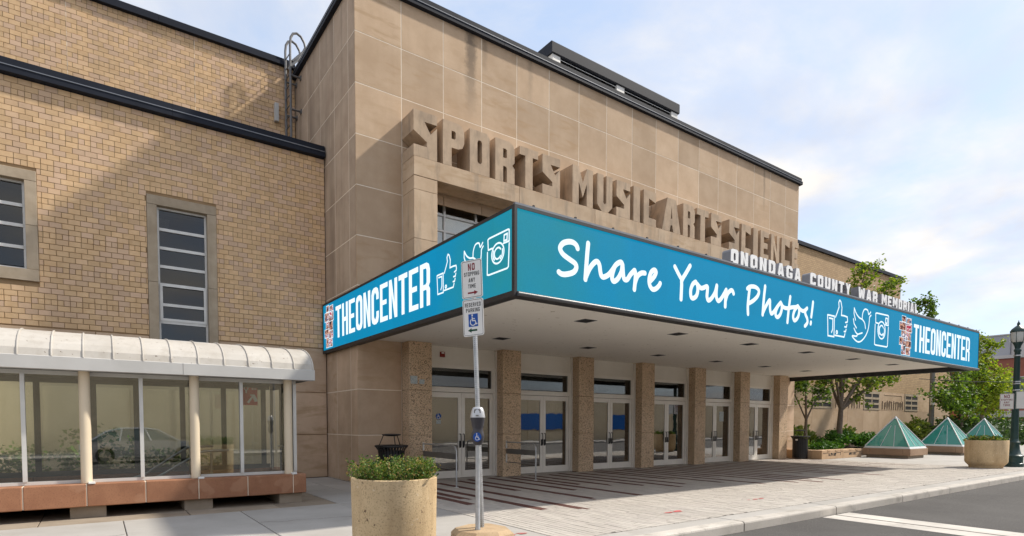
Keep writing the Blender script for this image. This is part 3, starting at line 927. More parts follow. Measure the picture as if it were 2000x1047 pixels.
for r in range(200):
    x0 = 4.91 + r * PW
    y = 5.62 - random.uniform(0, PL)
    while y < 13.9:
        a, b = max(y, 5.62), min(y + PL, 13.9)
        y += PL
        if b - a < .05:
            continue
        ym = (a + b) / 2
        if ym > 13.42 and any(6.40 + 2.885 * i < x0 + PW and x0 < 7.12 + 2.885 * i for i in range(7)):
            continue
        rr_ = r if r in RED else r - 1
        red = rr_ in RED and RED[rr_][0] <= ym <= RED[rr_][1]
        cand.append((math.hypot(x0, ym), x0, a, b, red))
cand.sort()
many = MB(); redm = MB()
cache = {}
n_one = 0
for d, x0, a, b, red in cand:
    xa, xb = x0 + .0055, x0 + PW - .0055
    z = random.uniform(-.0025, .0015)
    # inside the picture?
    if not red and n_one < 300 and x0 > 4.9 and a > 5.7 and 1047 > 828 + 1127 * 1.5 / (.5822 * x0 + .812 * a) and b - a > PL - 1e-6:
        if 'm' not in cache:
            mb = MB()
            w, l = (xb - xa) / 2, PL / 2 - .004
            mb.box(-w, w, -l, l, -.03, -.003, 'xXyY')
            c = .003
            mb.quad((-w + c, -l + c, 0), (w - c, -l + c, 0), (w - c, l - c, 0), (-w + c, l - c, 0))
            for p, q in (((-w, -l), (w, -l)), ((w, -l), (w, l)), ((w, l), (-w, l)), ((-w, l), (-w, -l))):
                sx = lambda v: v - math.copysign(c, v)
                mb.quad((p[0], p[1], -.003), (q[0], q[1], -.003), (sx(q[0]), sx(q[1]), 0), (sx(p[0]), sx(p[1]), 0))
            cache['m'] = mb.mesh('paver', 'paver_one')
        piece('paver', cache['m'], ((xa + xb) / 2, (a + b) / 2, z), plaza)
        n_one += 1
    elif red:
        redm.box(xa, xb, a + .003, b - .003, -.03, z, 'xXyYZ')
    else:
        many.box(xa, xb, a + .003, b - .003, -.03, z, 'xXyYZ')
stuff(many.build('pavers', 'paver_many', plaza))
stuff(redm.build('red_pavers', 'red_paver', plaza))
for (x, y, k) in ((7.94, 6.37, 1.0), (10.67, 6.49, 1.0), (4.55, 6.3, .7)):
    rg = random.Random(int(x * 100)); mb = MB()
    for j in range(5):
        cx, cy = x + rg.uniform(-.22, .22) * k, y + rg.uniform(-.04, .04)
        rr = rg.uniform(.03, .10) * k
        mb.quad(*[(cx + rr * 1.4 * math.cos(q * .785 + .3) * rg.uniform(.6, 1), cy + rr * .5 * math.sin(q * .785 + .3) * rg.uniform(.6, 1), .004 + .001 * j) for q in range(8)])
    mb.build('paint_mark', 'paint_red', plaza)

# ================================================================== stone facing helper
PCACHE = {}


def facing(par, axis, a0, a1, z0, z1, plane, mat, gap=.02, name='stone_panel', jit=.0008, thick=.04):
    """one stone panel with eased edges; axis X: faces -Y at y=plane, axis Y: faces -X at x=plane"""
    w, h = (a1 - a0 - gap) / 2, (z1 - z0 - gap) / 2
    key = (axis, round(w, 3), round(h, 3), mat, thick)
    if key not in PCACHE:
        c = .002
        mb = MB()
        def q(u, v, d):
            return (u, d, v) if axis == 'X' else (d, -u, v)
        O = [(-w, -h), (w, -h), (w, h), (-w, h)]
        I = [(-w + c, -h + c), (w - c, -h + c), (w - c, h - c), (-w + c, h - c)]
        mb.quad(*[q(u, v, 0) for u, v in I])
        for i in range(4):
            j = (i + 1) % 4
            mb.quad(q(*O[i], c), q(*O[j], c), q(*I[j], 0), q(*I[i], 0))
            mb.quad(q(*O[i], thick), q(*O[j], thick), q(*O[j], c), q(*O[i], c))
        PCACHE[key] = mb.mesh(name, mat)
    m = (a0 + a1) / 2
    d = plane + random.uniform(-jit, jit)
    pos = (m, d, (z0 + z1) / 2) if axis == 'X' else (d, m, (z0 + z1) / 2)
    return piece(name, PCACHE[key], pos, par)


# ================================================================== the main hall
hall = thing('memorial_hall', (15.5, 13.9, 0), 'tall tan sandstone entrance block with SPORTS MUSIC ARTS SCIENCE carved above its doors', 'building')
XL, XR, YF, ZT = 5.2595, 25.76, 13.9005, 12.22
core = MB()
core.box(5.262, 6.44, 13.903, 19.8, 0, 12.2).box(24.34, 25.75, 13.903, 19.8, 0, 12.2)
core.box(6.44, 24.34, 13.903, 19.8, 7.66, 12.2)
core.box(6.44, 7.135, 13.903, 14.3, 3.66, 7.66).box(23.84, 24.34, 13.903, 14.3, 3.66, 7.66)
core.box(7.135, 23.84, 13.95, 14.3, 3.66, 4.3)
core.box(5.262, 25.75, 19.8, 32, 0, 12.2)
core.build('wall', 'joint', hall)
rooms = MB()
rooms.box(6.45, 24.33, 19.0, 19.7, 0, 3.6).build('lobby_wall', 'lobby', hall)
MB().box(6.45, 24.33, 13.95, 19.0, -.1, .012).build('lobby_floor', 'lobby_floor', hall)
MB().box(6.45, 24.33, 13.93, 19.0, 3.62, 3.655).build('lobby_ceiling', 'lobby', hall)
MB().box(7.14, 23.83, 16.5, 16.6, 3.7, 7.65).build('upper_room_wall', 'lobby', hall)
MB().box(7.14, 23.83, 14.3, 16.5, 3.7, 3.8).build('upper_room_floor', 'lobby_floor', hall)
for x, y, l in ((8.2, 16.0, .9), (9.1, 17.5, 1.2), (11.2, 16.2, 1.2), (14.0, 16.8, 1.2), (17.0, 16.2, 1.2), (20.0, 16.6, 1.2)):
    MB().box(x, x + l, y, y + .12, 3.52, 3.58).build('ceiling_lamp', 'tube', hall)

xj = [5.25] + [6.48 + 1.2127 * i for i in range(16)] + [25.76]
zj = [3.70, 4.92, 6.14, 7.36, 8.58, 9.80, 11.02, 12.22]
for a, b in zip(xj, xj[1:]):
    for c, d in zip(zj, zj[1:]):
        if a > 6.4 and b < 24.8 and d < 8.0:
            continue
        facing(hall, 'X', a, b, c, d, YF, 'stone')
for c, d in ((0, 1.21), (1.21, 2.36), (2.36, 3.70)):
    facing(hall, 'X', 5.25, 6.44, c, d, YF, 'base_stone')
    facing(hall, 'X', 24.35, 25.76, c, d, YF, 'base_stone')
yj = [13.93, 14.38, 15.42, 16.6, 17.8, 19.0, 20.3, 21.6]
for a, b in zip(yj, yj[1:]):
    for c, d in zip(zj, zj[1:]):
        facing(hall, 'Y', a, b, c, d, XL, 'side_stone')
    for c, d in ((0, 1.21), (1.21, 2.36), (2.36, 3.70)):
        if a < 16.3:
            facing(hall, 'Y', a, b, c, d, XL, 'base_stone')

# parapet with its two-step metal coping
def coping_run(par, pr, **k):
    return MB().prism(pr, **k).build('coping', 'coping', par)

def step_profile(f, z0, s):
    """profile (outward distance f, up z) of the coping; s is the inward direction"""
    return [(f, z0), (f - s * .10, z0 + .015), (f - s * .10, z0 + .13), (f - s * .055, z0 + .15), (f - s * .055, z0 + .30), (f, z0 + .325), (f + s * .45, z0 + .325), (f + s * .45, z0)]

for x0, x1 in ((5.15, 9.6), (9.606, 14.1), (14.106, 18.9), (18.906, 23.2), (23.206, 25.88)):
    MB().prism(step_profile(13.89, 12.2, 1), 'X', x0, x1).build('coping', 'coping', hall)
    MB().box(x0, x1, 13.776, 13.789, 12.318, 12.338).build('lit_drip_edge', 'coping_edge', hall)  # highlight along the coping step, put into a paler strip
for y0, y1 in ((14.35, 17.2), (17.206, 21.5)):
    MB().prism(step_profile(5.25, 12.2, 1), 'Y', y0, y1).build('coping', 'coping', hall)
    MB().box(5.136, 5.149, y0, y1, 12.318, 12.338).build('lit_drip_edge', 'coping_edge', hall)

# roof-top louvre house
pent = MB().box(12.5, 18.6, 15.12, 19, 12.2, 13.62).build('roof_house', 'void', hall)
MB().prism([(15.0, 13.64), (14.97, 13.66), (14.97, 13.98), (15.0, 14.02), (19.1, 14.02), (19.1, 13.64)], 'X', 12.32, 18.78).build('roof_edge', 'coping', pent)
for a, b in ((12.37, 12.72), (15.35, 15.75), (18.35, 18.73)):
    MB().cbox(a, b, 15.02, 15.4, 12.3, 13.638, .01).build('post', 'alu', pent)
for a, b in ((12.73, 15.34), (15.76, 18.34)):
    for k in range(7):
        z = 12.9 + k * .11
        MB().quad((a, 15.04, z), (b, 15.04, z), (b, 15.12, z + .075), (a, 15.12, z + .075)).quad((a, 15.04, z - .012), (b, 15.04, z - .012), (b, 15.04, z), (a, 15.04, z)).build('louver', 'alu', pent)
MB().box(12.375, 12.49, 15.41, 18.9, 12.3, 13.63).build('side_panel', 'pale_panel', pent)

# projecting portal round the upper windows
def block_piece(x0, x1, y0, y1, z0, z1, name='portal_block', mat='portal'):
    MB().cbox(x0 + .003, x1 - .003, y0, y1, z0 + .003, z1 - .003, .006).build(name, mat, hall)

pj = [6.48, 9.72, 12.62, 15.55, 18.45, 21.4, 24.60]
for a, b in zip(pj, pj[1:]):
    block_piece(a, b, 13.22, 13.884, 7.66, 8.13)
for c, d in ((3.70, 4.90), (4.90, 6.12), (6.12, 7.32), (7.32, 7.655)):
    block_piece(6.48, 7.14, 13.224, 13.884, c, d)
    block_piece(23.84, 24.60, 13.224, 13.884, c, d)
MB().box(7.14, 23.84, 13.89, 14.08, 7.60, 7.658).build('recess_head', 'portal', hall)

# windows inside the portal
wy = 14.14
uw = MB().box(7.145, 23.83, wy + .03, wy + .06, 4.3, 4.36).build('window_wall', 'alu', hall)
vx = [7.145, 7.85, 8.87, 9.9, 10.9, 11.9, 12.9, 13.9, 14.9, 15.9, 16.9, 17.9, 18.9, 19.9, 20.9, 21.9, 22.9, 23.79]
for x in vx:
    MB().box(x - .03, x + .03, wy, wy + .08, 4.36, 7.655).build('mullion', 'alu', uw)
for z in (4.9, 5.45, 6.1, 6.78, 7.2):
    MB().box(7.15, 23.79, wy + .004, wy + .076, z - .025, z + .025).build('transom', 'alu', uw)
MB().box(7.15, 23.79, wy + .036, wy + .042, 4.36, 7.655).build('pane', 'glass_pav', uw)
MB().box(7.2, 23.7, wy + .2, wy + .22, 4.4, 7.31).build('blind', 'blind', uw)

# carved words, each letter a block of stone reaching back to the wall
LET = [('S', 6.48, 7.13), ('P', 7.30, 7.93), ('O', 8.10, 8.72), ('R', 8.91, 9.55), ('T', 9.73, 10.38), ('S', 10.54, 11.20),
       ('M', 11.69, 12.52), ('U', 12.71, 13.36), ('S', 13.55, 14.17), ('I', 14.33, 14.64), ('C', 14.82, 15.43),
       ('A', 15.75, 16.72), ('R', 16.86, 17.50), ('T', 17.63, 18.30), ('S', 18.46, 19.08),
       ('S', 19.58, 20.22), ('C', 20.38, 21.0), ('I', 21.18, 21.5), ('E', 21.69, 22.27), ('N', 22.45, 23.07), ('C', 23.24, 23.88), ('E', 24.07, 24.58)]
for ch, a, b in LET:
    H_ = 1.122
    w = (b - a) / H_
    if ch == 'S':
        lp = [[(0, 0), (w, 0), (w, .73), (.72 * w, .55), (.46 * w, .79), (w, .79), (w, 1), (0, 1), (0, .55), (.56 * w, .36), (.56 * w, .25), (0, .25)]]
    elif ch == 'O':
        hw = .12 * w
        lp = [[(0, 0), (w, 0), (w, .90), (w * .88, 1), (0, 1)],
              [(w / 2 - hw, .30), (w / 2 - hw * .5, .25), (w / 2 + hw * .5, .25), (w / 2 + hw, .30), (w / 2 + hw, .74), (w / 2 + hw * .5, .79), (w / 2 - hw * .5, .79), (w / 2 - hw, .74)]]
    elif ch == 'C':
        lp = [[(0, 0), (w, 0), (w, .22), (.42 * w, .22), (.42 * w, .78), (w * .98, .70), (w, 1), (0, 1)]]
    else:
        lp = block(ch, w, (.40 if ch not in 'MN' else .30) * w if ch != 'I' else w, .2, .16 * w / .55)
    fn = lambda u, v, d, a=a: (a + u * H_, 13.222 - d, 8.131 + v * H_)
    MB().glyph(lp, fn, -.665, 0).build('letter', 'letter_stone', hall)

# columns
CX = [6.44 + 2.885 * i for i in range(7)]
for i, x in enumerate(CX):
    col = MB()
    for c, d in ((0, 1.205), (1.211, 2.36), (2.366, 3.598)):
        col.cbox(x, x + .64, 13.45, 13.893, c, d, .008)
    col.build('column', 'granite', hall)

# door bays
for i in range(6):
    x0, x1 = CX[i] + .645, CX[i + 1] - .005
    fr = MB()
    fr.box(x0, x0 + .07, 13.80, 13.90, 0, 3.1).box(x1 - .09, x1 - .03, 13.80, 13.90, 0, 3.1).box(x1 - .028, x1, 13.74, 13.90, 0, 3.58)
    fr.box(x0 + .07, x1 - .09, 13.80, 13.90, 2.37, 2.50).box(x0 + .07, x1 - .09, 13.80, 13.90, 3.01, 3.1)
    fr.box(x0 + .07, x1 - .09, 13.783, 13.80, 2.44, 2.47)
    fr.box(x0 + .07, x0 + .12, 13.815, 13.885, 2.50, 3.01).box(x1 - .14, x1 - .09, 13.815, 13.885, 2.50, 3.01)
    fr.build('door_frame', 'door_alu', hall)
    MB().box(x0 + .001, x1 - .03, 13.84, 13.87, 3.102, 3.598).build('spandrel', 'spandrel', hall)
    tw = MB().box(x0 + .12, x1 - .14, 13.845, 13.853, 2.503, 3.007).build('transom_window', 'glass_win', hall)
    xm = (x0 + .07 + x1 - .09) / 2
    for a, b, hx in ((x0 + .073, xm - .004, -1), (xm + .004, x1 - .093, 1)):
        lf = MB()
        s_in, s_out = .105, .10
        lf.cbox(a, a + s_in, 13.825, 13.87, .012, 2.355, .004).cbox(b - s_in, b, 13.825, 13.87, .012, 2.355, .004)
        lf.cbox(a + s_in, b - s_in, 13.826, 13.869, .012, .21, .004).cbox(a + s_in, b - s_in, 13.826, 13.869, 2.22, 2.355, .004)
        door = lf.build('door', 'door_alu', hall)
        MB().box(a + s_in - .002, b - s_in + .002, 13.845, 13.852, .21, 2.22).build('pane', 'glass_door', door)
        MB().box(a + s_in, b - s_in, 13.858, 13.885, 1.0, 1.03).build('push_bar', 'steel', door)
        hxx = (b - .05) if hx < 0 else (a + .05)
        hd = MB()
        hd.tube([(hxx, 13.825, 1.22), (hxx, 13.775, 1.21), (hxx, 13.765, 1.15), (hxx, 13.765, .92), (hxx, 13.775, .87), (hxx, 13.825, .86)], .013, 8)
        hd.cbox(hxx - .028, hxx + .028, 13.812, 13.826, .84, 1.03, .004)
        hd.build('handle', 'dark', door)
al = MB().cbox(7.52, 7.66, 13.79, 13.84, 3.30, 3.44, .008).build('alarm_box', 'alarm_red', hall)
MB().box(7.55, 7.63, 13.782, 13.79, 3.39, 3.425).build('strobe', 'sign_white', al)
# notices stuck to the door glass
def isa(fn, k=1.0):
    mb = MB()
    mb.ribbon(smooth([(-.08 * k, .36 * k), (-.08 * k, .40 * k)], 3), .13 * k, fn, .0006)
    mb.ribbon([(-.09 * k, .24 * k), (-.06 * k, -.03 * k), (.17 * k, -.03 * k), (.26 * k, -.30 * k), (.34 * k, -.27 * k)], .075 * k, fn, .0009)
    mb.ribbon([(-.06 * k, .12 * k), (.13 * k, .12 * k)], .065 * k, fn, .0007)
    mb.ribbon([(-.02 * k + .25 * k * math.cos(t), -.14 * k + .25 * k * math.sin(t)) for t in [2.2 + j * .33 for j in range(13)]], .065 * k, fn, .0011)
    return mb
st = MB().quad(*[(7.48 + .085 * math.cos(q * .52), 13.842, 1.70 + .085 * math.sin(q * .52)) for q in range(12)]).build('door_sticker', 'sign_blue', hall)
isa(lambda u, v, d: (7.48 + u, 13.840 - d, 1.70 + v), .17).build('wheelchair_mark', 'sign_white', st)
MB().quad((7.41, 13.842, 1.50), (7.55, 13.842, 1.50), (7.55, 13.842, 1.60), (7.41, 13.842, 1.60)).build('door_notice', 'poster', hall)
MB().quad((CX[4] + .645 + 1.42, 13.842, 1.62), (CX[4] + .645 + 1.70, 13.842, 1.62), (CX[4] + .645 + 1.70, 13.842, 2.0), (CX[4] + .645 + 1.42, 13.842, 2.0)).build('door_notice', 'poster', hall)
# granite has two pale paper patches left on the first column
MB().box(6.47, 6.66, 13.444, 13.449, 2.52, 2.72).box(6.72, 6.86, 13.444, 13.449, 2.52, 2.64).build('paper_patch', 'poster', hall)
# dark run-off mark under the coping is a stain of its own, kept thin on the stone
# ================================================================== entrance canopy
can = thing('entrance_canopy', (5.13, 7.1, 3.43), 'long flat entrance canopy wrapped in blue LED screens reading Share Your Photos', 'canopy')
XC0, XC1, YC = 5.13, 25.5, 7.1
ZB, ZTc = 3.43, 4.79
MB().box(5.30, 25.30, 7.30, 13.215, 4.60, 4.74).build('roof_deck', 'coping', can)
MB().box(5.30, 25.28, 7.305, 13.44, 3.60, 3.64).box(5.30, 25.28, 13.44, 13.838, 3.602, 3.64).build('soffit', 'soffit', can)
beam = MB().box(XC0 + .03, XC1 - .03, YC + .03, 7.30, ZB + .004, ZTc - .03)
beam.box(XC0 + .03, 5.244, 7.30, 16.18, ZB + .004, ZTc - .03).box(25.30, XC1 - .03, 7.30, 13.88, ZB + .004, ZTc - .03)
beam.box(5.244, 5.30, 7.30, 13.87, ZB + .004, ZTc - .03)
beam.build('fascia', 'frame_black', can)
rim = MB()
rim.box(XC0, XC1, YC, YC + .035, ZB, ZB + .075).box(XC0, XC1, YC, YC + .035, ZTc - .05, ZTc)          # front rails
rim.box(XC0, XC0 + .05, YC, YC + .035, ZB + .075, ZTc - .05).box(XC1 - .03, XC1, YC, YC + .035, ZB + .075, ZTc - .05)
rim.box(XC0, XC0 + .035, YC + .035, 16.2, ZB, ZB + .085).box(XC0, XC0 + .035, YC + .035, 16.2, ZTc - .05, ZTc)
rim.box(XC0, XC0 + .035, YC + .035, YC + .07, ZB + .085, ZTc - .05).box(XC0, XC0 + .035, 16.15, 16.2, ZB + .085, ZTc - .05)
rim.build('frame', 'frame_black', can)
MB().tube([(XC0 + .05, YC - .015, ZB + .035), (XC1 - .02, YC - .015, ZB + .035)], .034, 10).build('bottom_rail', 'rail_grey', can)
MB().box(XC0 + .02, XC1 - .02, YC + .01, YC + .07, ZTc, ZTc + .035).build('top_flange', 'coping_edge', can)
bolts = MB()
for k in range(24):
    x = 5.5 + k * .86
    bolts.box(x, x + .03, YC + .02, YC + .05, ZTc + .035, ZTc + .065)
bolts.build('flange_bolts', 'frame_black', can)

scr = MB().quad((XC0 + .05, YC + .012, ZB + .075), (XC1 - .03, YC + .012, ZB + .075), (XC1 - .03, YC + .012, ZTc - .05), (XC0 + .05, YC + .012, ZTc - .05)).build(
    'front_screen', 'led_front', can, label='sunlit front screen with handwritten Share Your Photos')
scl = MB().quad((XC0 + .012, 16.15, ZB + .085), (XC0 + .012, YC + .07, ZB + .085), (XC0 + .012, YC + .07, ZTc - .05), (XC0 + .012, 16.15, ZTc - .05)).build(
    'side_screen', 'led_side', can, label='side screen starting with THEONCENTER')
FF = lambda u, v, d: (u, YC + .009 - d, v)
FL = lambda u, v, d: (XC0 + .009 - d, -u, v)
for nm, strokes in (('share_lettering', SHARE), ('your_lettering', YOUR), ('photos_lettering', PHOTOS)):
    mb = MB()
    for k, s_ in enumerate(strokes):
        mb.ribbon(smooth(s_), .088, FF, .004 + .0006 * k)
    mb.build(nm, 'led_white', scr)


def icon(par, fn, strokes, w, name, extra=None):
    mb = MB()
    for k, s_ in enumerate(strokes):
        mb.ribbon(smooth(s_, 4) if len(s_) > 3 and name == 'bird_icon' else s_, w, fn, .004 + .0004 * k)
    for e_ in (extra or []):
        mb.ribbon(e_, w, fn, .0065)
    mb.build(name, 'led_white', par)


def circ(cx, cy, r, a0=0.0, a1=6.2832, n=28):
    return [(cx + r * math.cos(a0 + (a1 - a0) * k / n), cy + r * math.sin(a0 + (a1 - a0) * k / n)) for k in range(n + 1)]


cc = (17.655, 4.105)
EX = {'thumb_icon': [circ(15.12, 3.815, .035)], 'bird_icon': [],
      'camera_icon': [circ(*cc, .235), circ(*cc, .13, .6, 5.6), circ(*cc, .18, 2.6, 3.9), circ(*cc, .18, 5.3, 6.6)]}
for nm, strokes in (('thumb_icon', THUMB), ('bird_icon', BIRD), ('camera_icon', CAM)):
    icon(scr, FF, strokes, .038, nm, EX[nm])
    # the same signs on the side screen, smaller
    us = [p[0] for s_ in strokes for p in s_]; vs = [p[1] for s_ in strokes for p in s_]
    u0, u1, v0, v1 = min(us), max(us), min(vs), max(vs)
    tgt = {'thumb_icon': (-9.55, -8.84, 3.88, 4.52), 'bird_icon': (-8.62, -7.98, 3.83, 4.47), 'camera_icon': (-7.86, -7.25, 3.88, 4.46)}[nm]
    kx_, kz_ = (tgt[1] - tgt[0]) / (u1 - u0), (tgt[3] - tgt[2]) / (v1 - v0)
    mp = lambda s_: [(tgt[0] + (u - u0) * kx_, tgt[2] + (v - v0) * kz_) for u, v in s_]
    icon(scl, FL, [mp(s_) for s_ in strokes], .027, nm, [mp(s_) for s_ in EX[nm]])


def flat_text(par, fn, txt, u0, u1, v0, v1, mat, name='lettering', d=.004, **k):
    mb = MB()
    for lp, ch in text_loops(txt, u0, u1, v0, v1, **k):
        mb.glyph(lp, fn, d, d)
    return mb.build(name, mat, par)


flat_text(scr, FF, 'THEONCENTER', 19.82, 24.58, 3.69, 4.50, 'led_white', s=.33, h=.125, c=.34, gap=.17)
flat_text(scl, FL, 'THEONCENTER', -15.12, -9.82, 3.74, 4.56, 'led_white', s=.33, h=.125, c=.34, gap=.17)


def collage(par, fn, u0, u1, v0, v1, seed):
    rg = random.Random(seed)
    W = u1 - u0; H_ = v1 - v0
    rows = [(.18, .50, .84, 1.0), (.54, .95, .82, .97), (.0, .52, .62, .84), (.50, 1.0, .60, .83), (.14, .52, .44, .63), (.50, .92, .38, .61),
            (.0, .50, .24, .45), (.46, .95, .20, .39), (.16, .48, .0, .25), (.50, .88, .0, .21)]
    for k, (a, b, c, d) in enumerate(rows):
        e = .004 + .0006 * k
        pa, pb, pc, pd = u0 + a * W, u0 + b * W, v0 + c * H_, v0 + d * H_
        bd = .013
        t_ = MB().quad(fn(pa, pc, e), fn(pb, pc, e), fn(pb, pd, e), fn(pa, pd, e)).quad(
            fn(pa + bd, pc + bd, e + .0003), fn(pb - bd, pc + bd, e + .0003), fn(pb - bd, pd - bd, e + .0003), fn(pa + bd, pd - bd, e + .0003))
        o = t_.build('photo_tile', 'led_white', par)
        o.data.materials.append(M['led_photo'])
        o.data.polygons[1].material_index = 1


collage(scr, FF, 18.80, 19.68, 3.53, 4.66, 3)
collage(scl, FL, -16.02, -15.28, 3.56, 4.70, 5)

# recessed soffit lamps
lm = MB()
lm.box(-.17, .17, -.17, -.15, -.006, .0).box(-.17, .17, .15, .17, -.006, .0).box(-.17, -.15, -.15, .15, -.006, .0).box(.15, .17, -.15, .15, -.006, .0)
lm = lm.mesh('soffit_lamp', 'coping_edge')
ld = MB().box(-.149, .149, -.149, .149, -.003, .0).mesh('lamp_lens', 'void')
for i in range(6):
    for y in (8.75, 11.78):
        o = piece('soffit_lamp', lm, (8.11 + 2.905 * i, y, 3.5995), can)
        p = bpy.data.objects.new('lamp_lens', ld); p.parent = o; C.objects.link(p)

# free-standing letters on the canopy edge
ls = thing('letter_sign', (15.5, 7.3, 4.79), 'row of white standing letters ONONDAGA COUNTY WAR MEMORIAL along the canopy top edge', 'sign')
MB().box(10.7, 20.4, 7.22, 7.42, 4.745, 4.815).build('base_rail', 'coping_edge', ls)
for word, a, b in (('ONONDAGA', 10.72, 13.50), ('COUNTY', 13.93, 15.97), ('WAR', 16.42, 17.54), ('MEMORIAL', 17.82, 20.34)):
    for lp, ch in text_loops(word, a, b, 4.83, 5.14, s=.36, h=.22, c=.22, gap=.34):
        o = MB().glyph(lp, lambda u, v, d: (u, 7.2 - d, v), -.20, -.001).build('letter', 'shaded_letter_side', ls)
        MB().glyph(lp, lambda u, v, d: (u, 7.2 - d, v), 0, .012).build('face', 'white_letter', o)

# ================================================================== brick wings
wing = thing('brick_wing', (0, 16.24, 0), 'lower tan brick wing with two tall windows left of the stone entrance block', 'building')
upper = thing('brick_hall', (0, 19.0, 0), 'upper tan brick wall set back behind the lower left wing', 'building')
wb = MB().box(-9, 5.24, 17.1, 20, 0, 8.78).box(-9, 5.24, 16.262, 17.1, 6.9, 8.78).box(-9, 5.24, 16.262, 17.1, 0, 3.0)
wb.box(-9, -2.45, 16.262, 17.1, 3.0, 6.9).box(-2.45, -.96, 16.262, 17.1, 3.0, 4.55).box(-.96, 1.04, 16.262, 17.1, 3.0, 6.9).box(2.52, 5.24, 16.262, 17.1, 3.0, 6.9)
wb.build('wall', 'mortar', wing)
MB().box(-9, 5.24, 19.022, 30, 8.8, 12.5).build('wall', 'mortar', upper)

BL, BH, BJ = 0.2225, 0.1185, 0.010
WINS = [(1.04, 2.52, 3.40, 6.90), (-2.45, -0.96, 4.55, 6.90)]
BM = {}


def brick_mesh(l, h):
    k = (round(l, 3), round(h, 3))
    if k not in BM:
        c = .004
        mb = MB()
        O = [(-l / 2, -h / 2), (l / 2, -h / 2), (l / 2, h / 2), (-l / 2, h / 2)]
        I = [(-l / 2 + c, -h / 2 + c), (l / 2 - c, -h / 2 + c), (l / 2 - c, h / 2 - c), (-l / 2 + c, h / 2 - c)]
        mb.quad(*[(u, 0, v) for u, v in I])
        for i in range(4):
            j = (i + 1) % 4
            mb.quad((O[i][0], c, O[i][1]), (O[j][0], c, O[j][1]), (I[j][0], 0, I[j][1]), (I[i][0], 0, I[i][1]))
            mb.quad((O[i][0], .03, O[i][1]), (O[j][0], .03, O[j][1]), (O[j][0], c, O[j][1]), (O[i][0], c, O[i][1]))
        BM[k] = mb.mesh('brick', 'brick_one')
    return BM[k]


def lay_bricks(par, xa, xb, y, z0, z1, holes, joints=(), xvis=-2.2):
    rg = random.Random(5)
    L = []
    n = int((z1 - z0) / BH)
    ch = (z1 - z0) / n
    for r in range(n):
        head = r % 6 == 4
        l = BL / 2 if head else BL
        x = xa - (l / 2 if r % 2 else 0) - rg.uniform(0, .01)
        za, zb = z0 + r * ch + BJ / 2, z0 + (r + 1) * ch - BJ / 2
        while x < xb:
            a, b = max(x, xa), min(x + l, xb)
            x += l
            segs = [(a + BJ / 2, b - BJ / 2)]
            for (hx0, hx1, hz0, hz1) in holes:
                if zb > hz0 and za < hz1:
                    ns = []
                    for (p, q) in segs:
                        if q <= hx0 or p >= hx1:
                            ns.append((p, q))
                        else:
                            if p < hx0: ns.append((p, hx0 - .004))
                            if q > hx1: ns.append((hx1 + .004, q))
                    segs = ns
            for jx in joints:
                segs = [z for (p, q) in segs for z in (((p, jx - .008), (jx + .008, q)) if p < jx - .01 and q > jx + .01 else ((p, q),))]
            for (p, q) in segs:
                if q - p > .02:
                    d = math.sqrt(((p + q) / 2) ** 2 + y ** 2 + (za - 1.5) ** 2)
                    L.append((d if p > xvis and not (zb < 3.62) else d + 100, p, q, za, zb))
    L.sort()
    many_ = MB()
    k = 0
    for d, p, q, za, zb in L:
        dy = rg.uniform(-.003, .003)
        if k < 300 and d < 100 and q - p > .09:
            me = brick_mesh(round(q - p, 3), zb - za)
            piece('brick', me, ((p + q) / 2, y + dy, (za + zb) / 2), par, (0, 0, rg.uniform(-.006, .006)))
            k += 1
        else:
            many_.box(p, q, y + dy, y + .03, za, zb, 'xXyzZ')
    stuff(many_.build('bricks', 'brick_many', par))


lay_bricks(wing, -9, 5.24, 16.24, 3.60, 8.78, WINS, xvis=-1.6)
lay_bricks(upper, -9, 5.24, 19.0, 8.95, 12.5, [], joints=(2.47, -.43), xvis=-.6)
MB().box(2.463, 2.477, 19.004, 19.02, 8.95, 12.5).box(-.437, -.423, 19.004, 19.02, 8.95, 12.5).build('control_joint', 'joint', upper)

for x0, x1 in ((-9, -2.1), (-2.095, 1.6), (1.605, 5.23)):
    MB().prism([(16.2, 8.79), (16.10, 8.80), (16.10, 8.94), (16.14, 8.955), (16.14, 9.10), (16.2, 9.12), (18.99, 9.12), (18.99, 8.79)], 'X', x0, x1).build('coping', 'coping', wing)
    MB().box(x0, x1, 16.086, 16.099, 8.925, 8.945).build('lit_drip_edge', 'coping_edge', wing)
    MB().prism([(18.98, 12.5), (18.88, 12.51), (18.88, 12.61), (18.92, 12.62), (18.92, 12.72), (18.98, 12.74), (20, 12.74), (20, 12.5)], 'X', x0, x1).build('coping', 'coping', upper)

# stone base of the wing
bx = [-9, -6.6, -4.4, -2.2, 0, 2.2, 4.0, 5.24]
for a, b in zip(bx, bx[1:]):
    for c, d in ((0, 1.2), (1.2, 2.36), (2.36, 3.58)):
        if c > 2 and a < 2.3 and b > 1.1:
            continue
        facing(wing, 'X', a, b, c, d, 16.238, 'base_stone')
facing(wing, 'X', 0, 1.04, 2.36, 3.58, 16.238, 'base_stone'); facing(wing, 'X', 2.52, 4.0, 2.36, 3.58, 16.238, 'base_stone')
facing(wing, 'X', 1.04, 2.52, 2.36, 3.0, 16.238, 'base_stone')

